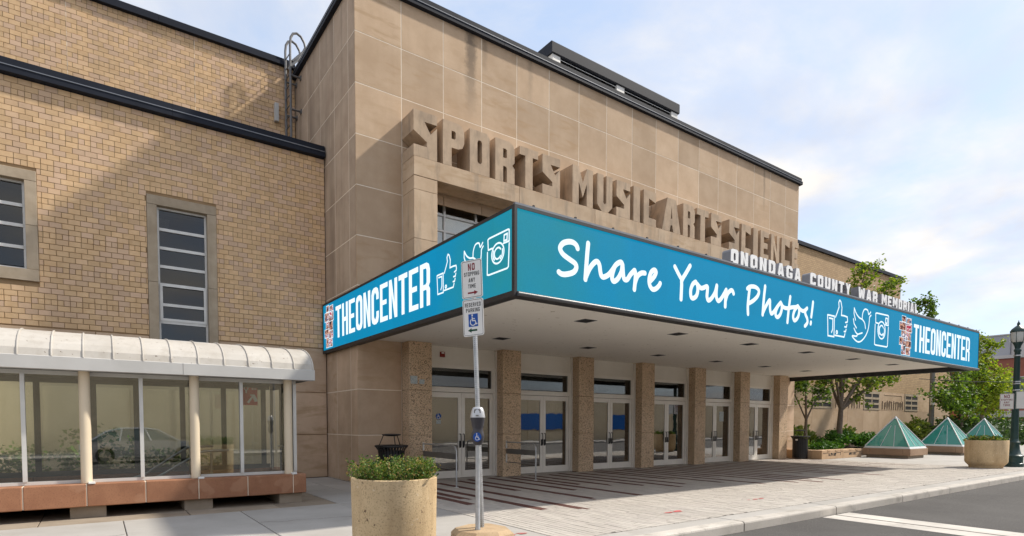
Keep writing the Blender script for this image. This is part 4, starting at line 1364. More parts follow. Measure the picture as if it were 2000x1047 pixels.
# tall windows with limestone surrounds
def tall_window(x0, x1, z0, z1, zs0, bars, sash):
    sx0, sx1 = x0 - .21, x1 + .21
    for (a, b, c, d) in ((sx0, sx1, z1, z1 + .22), (sx0, x0, (z0 + z1) / 2, z1), (sx0, x0, zs0, (z0 + z1) / 2), (x1, sx1, (z0 + z1) / 2, z1), (x1, sx1, zs0, (z0 + z1) / 2)):
        MB().cbox(a + .003, b - .003, 16.215, 16.40, c + .003, d - .003, .006).build('window_surround', 'surround', wing)
    if zs0 > 4:
        MB().cbox(sx0, sx1, 16.20, 16.40, zs0 - .25, zs0 - .003, .006).build('window_surround', 'surround', wing)
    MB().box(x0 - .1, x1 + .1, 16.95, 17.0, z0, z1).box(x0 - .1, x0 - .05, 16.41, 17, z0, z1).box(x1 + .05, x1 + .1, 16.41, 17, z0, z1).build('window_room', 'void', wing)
    fr = MB()
    yy = 16.37
    fr.box(x0, x0 + .045, yy, yy + .06, z0, z1).box(x1 - .045, x1, yy, yy + .06, z0, z1).box(x0 + .045, x1 - .045, yy, yy + .06, z1 - .045, z1).box(x0 + .045, x1 - .045, yy, yy + .06, z0, z0 + .05)
    w = fr.build('window', 'alu', wing)
    for z in bars:
        MB().box(x0 + .046, x1 - .046, yy - .012, yy + .05, z - .034, z + .034).build('glazing_bar', 'alu', w)
    for a, b in sash:
        s_ = MB().box(x0 + .03, x0 + .09, yy - .03, yy - .013, a, b).box(x1 - .09, x1 - .03, yy - .03, yy - .013, a, b).box(x0 + .09, x1 - .09, yy - .03, yy - .013, b - .06, b).box(x0 + .09, x1 - .09, yy - .03, yy - .013, a, a + .06)
        s_.build('sash', 'alu', w)
    edges = [z0 + .05] + sorted(bars) + [z1 - .045]
    for a, b in zip(edges, edges[1:]):
        MB().box(x0 + .046, x1 - .046, yy + .025, yy + .031, a + .025, b - .025).build('pane', 'glass_win', w)
    return w

tw1 = tall_window(1.25, 2.31, 3.05, 6.68, 3.02, [6.16, 5.72, 5.28, 4.85, 4.37, 3.95, 3.5], [(3.98, 4.87)])
tall_window(-2.24, -1.17, 4.80, 6.68, 4.80, [6.17, 5.74, 5.28], [])
MB().quad((1.30, 16.8, 6.25), (1.52, 16.8, 6.25), (1.56, 16.8, 6.55), (1.30, 16.8, 6.55)).build('pane_reflection', 'cream', wing)  # yellowish reflection in the upper pane, put in as a coloured patch

# roof ladder fixed to the side of the stone block
lad = thing('roof_ladder', (4.94, 18.62, 9.12), 'grey steel roof ladder with looped hand grips beside the stone block', 'ladder')
for y, x in ((18.86, 4.93), (18.40, 4.95)):
    st_ = MB()
    st_.tube([(x, y, 9.12), (x, y, 12.9), (x + .02, y, 13.1), (x + .09, y, 13.24), (x + .2, y, 13.29), (x + .32, y, 13.24), (x + .42, y, 13.09), (x + .45, y, 12.95), (x + .38, y, 12.80), (x + .06, y, 12.42)], .036, 8).build('stile', 'ladder_grey', lad)
    for z in (9.9, 11.0, 12.0):
        MB().box(x, 5.256, y - .035, y + .035, z - .014, z + .014).box(5.235, 5.256, y - .06, y + .06, z - .06, z + .06).build('bracket', 'ladder_grey', lad)
for k in range(12):
    MB().tube([(4.95, 18.40, 9.35 + k * .3), (4.93, 18.86, 9.35 + k * .3)], .016, 6).build('rung', 'ladder_grey', lad)
MB().cbox(4.60, 4.72, 18.86, 18.99, 10.75, 11.3, .008).build('junction_box', 'gutter', upper)

# right-hand wings
def brick_far():
    t = NT('far_tan_brick')
    g = t.node('ShaderNodeNewGeometry')
    sp = t.node('ShaderNodeSeparateXYZ'); t.link(g.outputs['Position'], sp.inputs[0])
    cm = t.node('ShaderNodeCombineXYZ'); t.link(sp.outputs['X'], cm.inputs[0]); t.link(sp.outputs['Z'], cm.inputs[1])
    b = t.node('ShaderNodeTexBrick')
    b.inputs['Color1'].default_value = (0.53, 0.365, 0.20, 1); b.inputs['Color2'].default_value = (0.42, 0.28, 0.15, 1)
    b.inputs['Mortar'].default_value = (0.30, 0.2, 0.12, 1)
    b.inputs['Scale'].default_value = 1.0; b.inputs['Mortar Size'].default_value = .012
    b.inputs['Brick Width'].default_value = .222; b.inputs['Row Height'].default_value = .1185
    t.link(cm.outputs[0], b.inputs['Vector'])
    p = t.node('ShaderNodeBsdfPrincipled', i_Roughness=0.9)
    col = t.mix(t.math('MULTIPLY', t.ramp(t.noise(g.outputs['Position'], .5, 5), .4, .7), .4), b.outputs['Color'], (0.36, 0.24, 0.14))
    t.link(col, p.inputs['Base Color']); t.link(p.outputs[0], t.out.inputs['Surface'])
    return t.m


M['brick_far'] = brick_far()
MB().box(-9, 4.0, 16.225, 16.232, .0, 2.9).build('reflection_sheet', 'tan_wall', wing)  # added beige sheet; the pavilion glass's wall reflection put into its colour
rw = thing('right_wing', (39, 16.24, 0), 'low tan brick and stone wing with slit windows behind the trees on the right', 'building')
MB().box(25.78, 52.3, 16.27, 24, 0, 3.58).build('stone_backing', 'joint', rw)
MB().box(25.78, 52.3, 16.24, 24, 3.58, 8.3).build('wall', 'brick_far', rw)
MB().box(25.78, 52.4, 16.15, 18.98, 8.3, 8.55).build('coping', 'coping', rw)
RWIN = [(31.97, 34.14), (38.13, 40.30), (44.13, 46.33)]
gx2 = [25.78, 28.8, 31.97, 34.14, 36.1, 38.13, 40.30, 42.2, 44.13, 46.33, 49.3, 52.3]
for a, b in zip(gx2, gx2[1:]):
    facing(rw, 'X', a, b, 0, 2.40, 16.24, 'stone', .01)
    if (a, b) not in RWIN:
        facing(rw, 'X', a, b, 2.40, 3.58, 16.24, 'stone', .01)
for a, b in RWIN:
    m = (a + b) / 2
    f_ = MB()
    zs = [2.42, 2.52, 2.73, 2.86, 3.07, 3.20, 3.41, 3.56]
    for z0, z1 in zip(zs[::2], zs[1::2]):
        f_.box(a + .01, b - .01, 16.215, 16.30, z0, z1)
    for x0, x1 in ((a + .01, a + .12), (m - .06, m + .06), (b - .12, b - .01)):
        for z0, z1 in zip(zs[1::2], zs[2::2]):
            f_.box(x0, x1, 16.218, 16.295, z0, z1)
    w = f_.build('window', 'surround', rw)
    for x0, x1 in ((a + .12, m - .06), (m + .06, b - .12)):
        for z0, z1 in zip(zs[1::2], zs[2::2]):
            MB().box(x0, x1, 16.232, 16.25, z0, z1).build('pane', 'void', w)
rl = MB(); rg = random.Random(11)
for (x, x1) in ((34.6, 37.8), (40.7, 43.9)):
    while x < x1:
        w = rg.choice((.06, .06, .08))
        z0 = 2.48
        zt = rg.choice((3.0, 3.05, 2.9))
        rl.box(x, x + w, 16.215, 16.24, z0, zt)
        if rg.random() < .5:
            rl.box(x + w, x + w + .16, 16.218, 16.24, rg.choice((2.66, 2.9)), rg.choice((2.94, 3.0)))
        x += rg.uniform(.3, .46)
rl.build('carved_relief', 'granite_dark', rw)
MB().box(35.0, 37.6, 16.22, 16.24, 3.10, 3.14).box(41.0, 43.7, 16.22, 16.24, 3.40, 3.44).box(43.6, 43.68, 16.22, 16.24, 3.05, 3.40).build('carved_line', 'base_stone', rw)

ru = thing('right_brick_hall', (38, 19, 0), 'tall tan brick wall rising above the standing letters right of the stone block', 'building')
MB().box(25.78, 50.3, 19.0, 31, 8.3, 12.55).build('wall', 'brick_far', ru)
MB().prism([(18.98, 12.55), (18.86, 12.56), (18.86, 12.78), (19.0, 12.8), (31, 12.8), (31, 12.55)], 'X', 25.78, 50.4).build('coping', 'coping', ru)

# ================================================================== glass pavilion over the stair
pav = thing('glass_pavilion', (1.4, 11.2, 0), 'low glazed stair pavilion with white curved metal roof on a brown granite base', 'pavilion')
PX0, PX1 = -4.3, 3.21
pj2 = [-4.85, -4.07, -3.29, -2.51, -1.72, -.94, -.17, .615, 1.39, 2.175, 2.967, 3.21]
for k, (a, b) in enumerate(zip(pj2, pj2[1:])):
    MB().cbox(a + .006, b - .006, 11.2, 11.56, .19, .55 - .002, .012).build('base_block', 'red_granite', pav)
    MB().cbox(a + .006, b - .006, 13.05, 13.35, .19, .55, .012).build('base_block', 'red_granite', pav)
MB().box(-4.8, 3.2, 11.212, 11.55, .2, .54).build('mortar_core', 'joint', pav)
for z0, z1, y0, y1 in ((.2, .54, 11.56, 13.05),):
    MB().cbox(2.97, 3.205, y0, y1, z0, z1, .01).build('threshold', 'red_granite', pav)
for a, b in ((-3.5, -3.0), (-1.95, -1.48), (-.39, .08), (1.18, 1.62), (2.74, 3.16)):
    MB().cbox(a, b, 11.33, 13.2, -.01, .187, .01).build('pier', 'old_concrete', pav)
MB().box(-4.8, 3.1, 12.9, 13.1, -.01, .189).build('back_plinth', 'soil', pav)
MB().box(-4.8, 2.96, 11.56, 13.04, .20, .30).build('floor', 'old_concrete', pav)
fr = MB()
fr.box(-4.8, 3.09, 11.42, 11.50, .55, .60).box(-4.8, 3.09, 11.42, 11.50, 2.25, 2.312)
fr.build('sill_and_head', 'alu', pav)
bf = MB()
bf.box(-4.8, 3.0, 13.12, 13.18, .55, .64).box(-4.8, 3.0, 13.12, 13.18, 2.22, 2.312)
bf.build('rear_sill_and_head', 'pav_frame', pav)
fm = [-4.02, -2.47, -.92, .59, 2.125]
for x in fm:
    MB().box(x - .027, x + .027, 11.40, 11.50, .60, 2.25).build('mullion', 'alu', pav)
MB().box(3.03, 3.09, 11.40, 11.50, .60, 2.25).build('corner_post', 'alu', pav)
pp = [-3.26, -1.71, -.165, 1.365, 2.925]
for x in pp:
    MB().lathe((x, 11.36, .55), [(.075, 0), (.075, 1.765)], 20).build('post', 'cream', pav)
    MB().cbox(x + .02, x + .11, 11.19, 11.30, .545, .575, .004).build('floodlight', 'sign_white', pav)
gxs = sorted(fm + [3.06])
for a, b in zip(gxs, gxs[1:]):
    MB().box(a + .028, b - .028, 11.45, 11.456, .60, 2.25).build('pane', 'glass_pav', pav)
rm = [-4.0, -3.2, -2.4, -1.65, -.87, -.06, .60, 1.37, 2.11, 2.88]
for x in rm:
    MB().box(x - .045, x + .045, 13.12, 13.18, .64, 2.22).build('rear_mullion', 'pav_frame', pav)
for a, b in zip(rm, rm[1:]):
    MB().box(a + .031, b - .031, 13.147, 13.153, .64, 2.22).build('rear_pane', 'glass_pav', pav)
dr = MB()
for y in (11.52, 12.25, 13.02):
    dr.box(3.0, 3.05, y, y + .06, .55, 2.31)
dr.box(3.0, 3.05, 11.58, 13.02, 2.2, 2.31).box(3.0, 3.05, 11.58, 12.25, .55, .68)
dr = dr.build('door', 'pole_grey', pav)
MB().box(3.02, 3.026, 11.58, 12.25, .68, 2.2).build('pane', 'glass_pav', dr)
MB().tube([(2.96, 11.66, .75), (2.96, 11.66, 1.9)], .018, 8).tube([(2.95, 11.6, 1.05), (2.95, 12.2, 1.05)], .016, 8).build('handle', 'steel', dr)
MB().box(2.9, 2.99, 11.6, 11.75, 2.08, 2.18).build('closer', 'dark', dr)
# gutter, ceiling and barrel roof
MB().prism([(11.07, 2.312), (11.07, 2.50), (11.10, 2.515), (11.30, 2.515), (11.30, 2.312)], 'X', -4.8, 1.172).build('gutter', 'gutter', pav)
MB().prism([(11.07, 2.312), (11.07, 2.50), (11.10, 2.515), (11.30, 2.515), (11.30, 2.312)], 'X', 1.178, 3.35).build('gutter', 'gutter', pav)
MB().box(-4.8, 3.30, 11.30, 13.5, 2.315, 2.36).build('ceiling', 'pav_frame', pav)
ribx = [-4.8, -4.42, -4.03, -3.64, -3.26, -2.87, -2.48, -2.10, -1.71, -1.33, -.94, -.546, -.163, .22, .617, 1.012, 1.407, 1.808, 2.199, 2.594, 2.979, 3.335]


def arc(t, dr_=0.0):
    a = math.pi * t
    return (12.32 - (1.235 + dr_) * math.cos(a), 2.505 + (.50 + dr_) * math.sin(a))


for a, b in zip(ribx, ribx[1:]):
    mb = MB()
    N = 14
    for k in range(N):
        (y0, z0), (y1, z1) = arc(k / N), arc((k + 1) / N)
        mb.quad((a + .004, y0, z0), (b - .004, y0, z0), (b - .004, y1, z1), (a + .004, y1, z1), sm=True)
    mb.build('roof_panel', 'roof_white', pav)
for x in ribx[1:]:
    MB().tube([(x - (.01 if x > 3.3 else 0), *arc(k / 14, .008)) for k in range(15)], .012, 6).build('rib', 'roof_white', pav)
for x in (3.32, -4.79):
    mb = MB()
    mb.quad(*[(x, *arc(k / 14, -.01)) for k in range(15)])
    mb.build('gable', 'roof_white', pav)

hr = thing('stair_handrail', (1.3, 12.2, .3), 'pair of steel stair handrails inside the glass pavilion', 'handrail')
MB().tube([(-.5, 12.7, -.15 + .3), (.68, 12.7, .55), (1.36, 12.7, 1.02), (1.42, 12.7, 1.04), (1.84, 12.7, 1.05)], .022, 8).tube([(1.44, 12.7, .3), (1.44, 12.7, 1.04)], .022, 8).build('rear_rail', 'steel', hr)
MB().tube([(-.3, 11.9, 0.0 + .1), (.86, 11.9, .57), (1.50, 11.9, .965), (1.56, 11.9, .985), (1.62, 11.9, .99), (1.99, 11.9, 1.0)], .024, 8).tube([(1.69, 11.9, .3), (1.69, 11.9, .99)], .022, 8).build('front_rail', 'steel', hr)
rs = thing('parking_sign', (2.31, 11.6, 1.84), 'small red sign with white arrow hanging inside the glass pavilion', 'sign')
MB().box(2.18, 2.44, 11.60, 11.61, 1.84, 2.165).build('panel', 'red_panel', rs)
mb = MB()
FR = lambda u, v, d: (2.18 + u * .26, 11.598 - d, 1.84 + v * .325)
mb.glyph([[(.30, .18), (.42, .10), (.68, .42), (.80, .20), (.98, .22), (.98, .34), (.82, .62), (.50, .62), (.50, .54), (.62, .52)]], FR, .002, .002)
mb.ribbon([(.12, .97), (.25, .80), (.38, .97)], .07, FR, .001, .001)
mb.ribbon([(.25, .80), (.25, .72)], .08, FR, .001, .002)
for u in (.66, .78, .9):
    mb.ribbon([(u, .90), (u, .97)], .06, FR, .001, .001)
mb.build('arrow', 'sign_white', rs)

bed0 = structure(MB().box(-9, 2.4, 13.6, 16.2, -.1, .22).build('planting_bed', 'soil'))
rg = random.Random(21)
for k, (x, y, h, n) in enumerate(((-1.45, 14.0, .9, 420), (-.62, 14.0, .85, 420), (.1, 13.8, 1.2, 700), (.95, 13.9, .8, 420), (-2.6, 14.0, .9, 300), (1.7, 14.0, .6, 260))):
    th = thing('ivy_shrub', (x, y, .22), ['leafy ivy shrub furthest left but one behind the glass pavilion', 'low ivy shrub left of the tallest one behind the glass pavilion',
               'tallest leafy ivy shrub seen through the glass pavilion', 'ivy shrub just right of the tallest one seen through the glass',
               'ivy shrub at the left edge behind the glass pavilion', 'smallest ivy shrub near the stair rails behind the glass'][k], 'shrub', 'ivy shrubs behind the pavilion')
    mb = MB()
    cs = [(x + rg.gauss(0, .28), y + rg.gauss(0, .2), .25 + h * rg.random() * .9, .07) for _ in range(26)]
    leaves(mb, cs, .07, n, .085, rg, up=.2, elong=1.0)
    mb.build('foliage', 'leaf_ivy', th)

# ================================================================== sign post, meter and footing
ft = thing('sign_footing', (3.97, 6.2, 0), 'low angular tan concrete footing at the foot of the parking sign', 'footing')
mb = MB()
rg = random.Random(4)
pb = [(.40, -.05), (.30, -.30), (.02, -.40), (-.28, -.30), (-.40, -.02), (-.30, .28), (0, .38), (.30, .27)]
b0 = [(3.97 + x, 6.2 + y, -.01) for x, y in pb]
b1 = [(3.97 + x * .98, 6.2 + y * .98, .11) for x, y in pb]
b2 = [(3.97 + x * .84, 6.2 + y * .84, .165 + rg.uniform(-.008, .008)) for x, y in pb]
for A, B in ((b0, b1), (b1, b2)):
    for k in range(8):
        mb.quad(A[k], A[(k + 1) % 8], B[(k + 1) % 8], B[k])
for k in range(8):
    mb.quad(b2[k], b2[(k + 1) % 8], (3.97, 6.2, .175))
mb.build('block', 'footing', ft)

sp = thing('parking_sign_post', (3.985, 6.215, .165), 'perforated steel post carrying NO STOPPING ANY TIME and RESERVED PARKING plates', 'street sign')
OFF = Vector((3.985, 6.215, .165))


def loc(par, mb, name, mat):
    """part built round the thing's own origin"""
    me = mb.mesh(name, mat)
    o = bpy.data.objects.new(name, me)
    o.parent = par
    C.objects.link(o)
    WORLD[o.name] = WORLD[par.name].copy()
    return o


pm = MB().cbox(-.022, .022, -.022, .022, 0, 3.36, .003)
loc(sp, pm, 'post', 'galv')
hm = MB()
for k in range(128):
    z = .03 + k * .0254
    for q in range(4):
        ring = [(.0055 * math.cos(t), .0055 * math.sin(t)) for t in (0, 1.05, 2.09, 3.14, 4.19, 5.24)]
        if q == 0: hm.quad(*[(u, -.0226, z + v) for u, v in ring])
        if q == 1: hm.quad(*[(-.0226, u, z + v) for u, v in ring])
        if q == 2: hm.quad(*[(.0226, u, z + v) for u, v in ring])
stuff(loc(sp, hm, 'post_holes', 'sign_black'))


def rrect(w, h, r, n=5):
    out = []
    for cx, cy, a in ((w - r, h - r, 0), (-w + r, h - r, 1), (-w + r, -h + r, 2), (w - r, -h + r, 3)):
        for k in range(n + 1):
            t = (a + k / n) * math.pi / 2
            out.append((cx + r * math.cos(t), cy + r * math.sin(t)))
    return out


def plate(zc, h, name, label):
    P_ = lambda u, v, d: (u, -.028 - d, zc + v)
    mb = MB().glyph([rrect(.1525, h / 2, .028)], P_, -.002, .002)
    o = loc(sp, mb, name, 'sign_white')
    o['label'] = label
    bd = MB().glyph([rrect(.142, h / 2 - .011, .022), rrect(.137, h / 2 - .016, .018)[::-1]], P_, .0026, .0026)
    loc(o, bd, 'border', 'sign_black')
    return o, P_


z0 = OFF.z
p1, P1 = plate(3.325 - z0, .475, 'no_stopping_plate', 'upper plate reading NO STOPPING ANY TIME with red arrow')
p2, P2 = plate(2.845 - z0, .465, 'reserved_plate', 'lower plate reading RESERVED PARKING with blue wheelchair symbol')


def ptxt(par, P_, t, w, v0, v1, mat, **k):
    mb = MB()
    kw = dict(s=.30, h=.17, c=.3, gap=.34); kw.update(k)
    for lp, ch in text_loops(t, -w / 2, w / 2, v0, v1, **kw):
        mb.glyph(lp, P_, .003, .003)
    loc(par, mb, 'lettering', mat)


ptxt(p1, P1, 'NO', .10, .108, .196, 'sign_red', s=.31, h=.18)
ptxt(p1, P1, 'STOPPING', .225, .040, .090, 'sign_black')
ptxt(p1, P1, 'ANY', .095, -.038, .014, 'sign_black')
ptxt(p1, P1, 'TIME', .115, -.112, -.062, 'sign_black')
loc(p1, MB().glyph([[(-.065, -.180), (.03, -.180), (.03, -.198), (.085, -.170), (.03, -.142), (.03, -.160), (-.065, -.160)]], P1, .003, .003), 'arrow', 'sign_red')
ptxt(p2, P2, 'RESERVED', .235, .135, .185, 'sign_black')
ptxt(p2, P2, 'PARKING', .205, .068, .118, 'sign_black')
sq = loc(p2, MB().glyph([[(-.07, -.115), (.07, -.115), (.07, .045), (-.07, .045)]], P2, .003, .003), 'symbol_field', 'sign_blue')
loc(sq, isa(lambda u, v, d: P2(u, v - .035, .0034 + d), .165), 'wheelchair_mark', 'sign_white')
loc(p2, MB().glyph([[(.055, -.172), (-.03, -.172), (-.03, -.188), (-.085, -.160), (-.03, -.132), (-.03, -.148), (.055, -.148)]], P2, .003, .003), 'arrow', 'sign_green')
LEAN = Matrix.Rotation(-0.036, 4, Vector((0.583, 0.812, 0)))
sp.matrix_world = Matrix.Translation(OFF) @ LEAN @ Matrix.Rotation(math.radians(-64), 4, 'Z')

mt = thing('parking_meter', (3.86, 6.12, .165), 'grey parking meter with wheelchair symbol on a steel pole beside the sign post', 'parking meter')
loc(mt, MB().lathe((0, 0, 0), [(.040, 0), (.040, .02), (.034, .03), (.034, 1.09)], 16), 'pole', 'galv')
hd = MB()
prof = [(.045, 1.085), (.060, 1.10), (.082, 1.14), (.090, 1.19), (.084, 1.24), (.072, 1.275), (.074, 1.30), (.086, 1.35), (.098, 1.41), (.102, 1.435)]
loc(mt, hd.lathe((0, 0, 0), prof, 24, squash=.72), 'housing', 'meter_dark')
cp = loc(mt, MB().lathe((0, 0, 0), [(.104, 1.436), (.103, 1.45), (.092, 1.51), (.076, 1.55), (.06, 1.565), (.03, 1.572)], 24, squash=.72), 'cap', 'meter_silver')
loc(cp, MB().quad((-.05, -.064, 1.492), (.05, -.064, 1.492), (.042, -.058, 1.54), (-.042, -.058, 1.54)).quad((-.02, -.079, 1.452), (.02, -.079, 1.452), (.02, -.077, 1.468), (-.02, -.077, 1.468)), 'window', 'pole_grey')
lb = loc(mt, MB().quad(*[(.058 * math.cos(t * .393), -.0665, 1.19 + .058 * math.sin(t * .393)) for t in range(16)]), 'label_disc', 'sign_blue')
loc(lb, isa(lambda u, v, d: (u, -.0672 - d, 1.19 + v), .10), 'wheelchair_mark', 'sign_white')
mt.scale = (.9, .9, .985)
mt.rotation_euler = (0, 0, math.radians(-38))

# ================================================================== planters
pl = thing('concrete_planter', (2.54, 5.68, 0), 'large round tan concrete planter beside the parking sign, in the foreground', 'planter')
MB().lathe((2.54, 5.68, 0), [(.425, 0), (.430, .02), (.447, .925), (.447, .932), (.440, .938), (.402, .938), (.396, .930), (.39, .86), (.0001, .86)], 56).build('pot', 'planter', pl)
MB().lathe((2.54, 5.68, 0), [(.38, .84), (.38, .872), (.2, .885), (.0001, .89)], 24).build('soil', 'soil', pl)
bxp = thing('boxwood_plant', (2.54, 5.68, .87), 'bushy small leaved plant with reddish tips growing in the foreground planter', 'plant')
rg = random.Random(33)
cs = []
mbs = MB()
for k in range(150):
    a, r = rg.uniform(0, 6.283), math.sqrt(rg.random()) * .36
    x, y = 2.54 + r * math.cos(a), 5.68 + r * math.sin(a)
    ox_, oy_ = rg.gauss(0, .05) + .08 * math.cos(a), rg.gauss(0, .05) + .08 * math.sin(a)
    ht = .19 + rg.uniform(-.10, .07) - .05 * r
    mbs.tube([(x, y, .88), (x + ox_ * .5, y + oy_ * .5, .88 + ht * .6), (x + ox_, y + oy_, .88 + ht)], [.004, .003, .0015], 4, caps=False)
    for j in range(6):
        t = .25 + .75 * j / 5
        cs.append((x + ox_ * t, y + oy_ * t, .88 + ht * t, .022))
mbs.build('stems', 'bark', bxp)
mb = MB()
leaves(mb, cs, .026, 10500, .0185, rg, up=.5, elong=1.3)
mb.build('foliage', 'leaf_box', bxp)

p2_ = thing('concrete_planter', (25.35, 6.75, 0), 'wide round tan concrete planter near the street lamp, far right', 'planter')
MB().lathe((25.35, 6.75, 0), [(.47, 0), (.49, .06), (.49, .07), (.585, .17), (.605, .22), (.615, .95), (.61, .962), (.55, .962), (.54, .90), (.0001, .9)], 48).build('pot', 'planter', p2_)
MB().lathe((25.35, 6.75, 0), [(.53, .88), (.53, .915), (.0001, .93)], 20).build('soil', 'soil', p2_)
lp_ = thing('ground_cover_plant', (25.35, 6.75, .92), 'low dark green plant filling the far right planter', 'plant')
rg = random.Random(34)
cs = [(25.35 + r * math.cos(a), 6.75 + r * math.sin(a), .95 + .05 * rg.random(), .05) for r, a in ((math.sqrt(rg.random()) * .52, rg.uniform(0, 6.28)) for _ in range(120))]
mb = MB(); leaves(mb, cs, .05, 1500, .05, rg, up=.5); mb.build('foliage', 'leaf_box', lp_)

# ================================================================== bins and entrance rails
def litter_bin(x, y, label):
    b = thing('litter_bin', (x, y, 0), label, 'litter bin', 'black litter bins by the entrance')
    mb = MB()
    for k in range(28):
        a = 2 * math.pi * k / 28
        pts = [(.30, .05), (.30, .80), (.315, .88), (.375, .97)]
        t = Vector((-math.sin(a), math.cos(a), 0)) * .022
        c, s_ = math.cos(a), math.sin(a)
        for (r0, za), (r1, zb) in zip(pts, pts[1:]):
            A, B = Vector((r0 * c, r0 * s_, za)), Vector((r1 * c, r1 * s_, zb))
            n = Vector((c, s_, 0)) * .006
            mb.quad(A - t, A + t, B + t, B - t).quad(A - t + n, A + t + n, B + t + n, B - t + n)
    loc(b, mb, 'slats', 'dark')
    loc(b, MB().lathe((0, 0, 0), [(.31, .04), (.31, .075), (.29, .075), (.0001, .06)], 28), 'bottom_ring', 'dark')
    loc(b, MB().lathe((0, 0, 0), [(.283, .06), (.283, .86), (.27, .86), (.27, .1), (.0001, .1)], 28), 'liner', 'void')
    loc(b, MB().lathe((0, 0, 0), [(.375, .955), (.392, .96), (.392, .99), (.36, 1.0), (.30, .985), (.26, .95), (.25, .95), (.30, .94)], 28), 'rim', 'dark')
    pz = MB()
    for a in (.4, 2.5, 4.6):
        pz.tube([(.30 * math.cos(a), .30 * math.sin(a), .97), (.19 * math.cos(a), .19 * math.sin(a), 1.23)], .011, 6)
    loc(b, pz, 'lid_posts', 'dark')
    loc(b, MB().lathe((0, 0, 0), [(.10, 1.205), (.20, 1.225), (.225, 1.24), (.225, 1.25), (.15, 1.262), (.0001, 1.27)], 24), 'lid', 'dark')
    return b


litter_bin(5.62, 12.72, 'black slatted litter bin with raised lid behind the foreground planter')
bn = litter_bin(24.93, 13.15, 'black slatted litter bin beside the last granite column')
loc(bn, MB().quad((-.315, .04, .80), (-.315, -.06, .80), (-.318, -.06, .87), (-.318, .04, .87)), 'sticker', 'sign_white')


def door_rail(x, yp, label):
    r = thing('entrance_rail', (x, yp, 0), label, 'railing', 'steel rails at the entrance columns')
    pts = [(x, 13.44, .985), (x, yp + .22, .985), (x, yp + .10, .972), (x, yp + .03, .93), (x, yp, .85), (x, yp, 0.0)]
    MB().tube(pts, .019, 10).build('rail', 'galv', r)
    MB().box(x - .006, x + .006, yp + .03, 13.44, .66, .80).build('panel', 'pole_grey', r)
    MB().tube([(x, yp + .02, .42), (x, 13.44, .42)], .012, 6).build('lower_rod', 'pole_grey', r)
    MB().box(x - .02, x + .02, 13.425, 13.448, .81, 1.02).box(x - .02, x + .02, 13.425, 13.448, .40, .65).build('bracket', 'alu', r)
    MB().lathe((x, yp, 0), [(.05, .0), (.05, .012), (.026, .014)], 12).build('foot', 'alu', r)


door_rail(6.82, 11.75, 'steel entrance rail bent down to the paving at the first granite column')
door_rail(9.44, 12.08, 'steel entrance rail bent down to the paving at the second granite column')

# ================================================================== skylights, bench wall
def skylight(cx, cy, label, s=.975):
    t = thing('pyramid_skylight', (cx, cy, 0), label, 'skylight', 'glass pyramid skylights')
    o = MB()
    for q in range(4):
        pass
    mb = MB().cbox(-s + .12, s - .12, -s + .12, s - .12, 0, .125, .01)
    loc(t, mb, 'plinth', 'old_concrete')
    for (a, b, c, d) in ((-s, s, -s, -s + .3), (-s, s, s - .3, s), (-s, -s + .3, -s + .304, s - .304), (s - .3, s, -s + .304, s - .304)):
        loc(t, MB().cbox(a, b, c, d, .128, .43, .012), 'base_stone', 'skylight_base')
    loc(t, MB().box(-s + .31, s - .31, -s + .31, s - .31, .1, .2), 'shaft', 'void')
    e, z0_, z1_, zt = s - .03, .435, .52, 1.86
    loc(t, MB().quad((-e, -e, z0_), (e, -e, z0_), (e - .05, -e + .05, z1_), (-e + .05, -e + .05, z1_)).quad((e, -e, z0_), (e, e, z0_), (e - .05, e - .05, z1_), (e - .05, -e + .05, z1_)).quad(
        (e, e, z0_), (-e, e, z0_), (-e + .05, e - .05, z1_), (e - .05, e - .05, z1_)).quad((-e, e, z0_), (-e, -e, z0_), (-e + .05, -e + .05, z1_), (-e + .05, e - .05, z1_)), 'kerb_flashing', 'skylight_metal')
    f = e - .05
    cs_ = [(-f, -f), (f, -f), (f, f), (-f, f)]
    for k in range(4):
        a, b = cs_[k], cs_[(k + 1) % 4]
        loc(t, MB().quad((*a, z1_), (*b, z1_), (0, 0, zt - .02)), 'pane', 'glass_sky')
        loc(t, MB().tube([(*a, z1_ + .01), (0, 0, zt)], .028, 6), 'hip_bar', 'skylight_metal')
        for fr_ in (.36, .66):
            m = (a[0] + (b[0] - a[0]) * fr_, a[1] + (b[1] - a[1]) * fr_)
            h_ = .70
            e_ = ((a[0] + b[0]) / 2 * (1 - h_) + (m[0] - (a[0] + b[0]) / 2) * (1 - h_) * 1.0, (a[1] + b[1]) / 2 * (1 - h_) + (m[1] - (a[1] + b[1]) / 2) * (1 - h_) * 1.0)
            loc(t, MB().tube([(*m, z1_ + .005), (e_[0], e_[1], z1_ + (zt - z1_) * h_)], .013, 6), 'glazing_bar', 'skylight_metal')
    loc(t, MB().lathe((0, 0, 0), [(.10, zt - .09), (.085, zt - .05), (.02, zt + .03)], 4), 'cap', 'skylight_metal')
    return t


skylight(29.80, 11.30, 'nearest glass pyramid skylight, beside the carved stone bench wall')
skylight(35.05, 10.95, 'middle glass pyramid skylight on tan stone base')
skylight(40.6, 10.95, 'farthest glass pyramid skylight, behind the round planter')

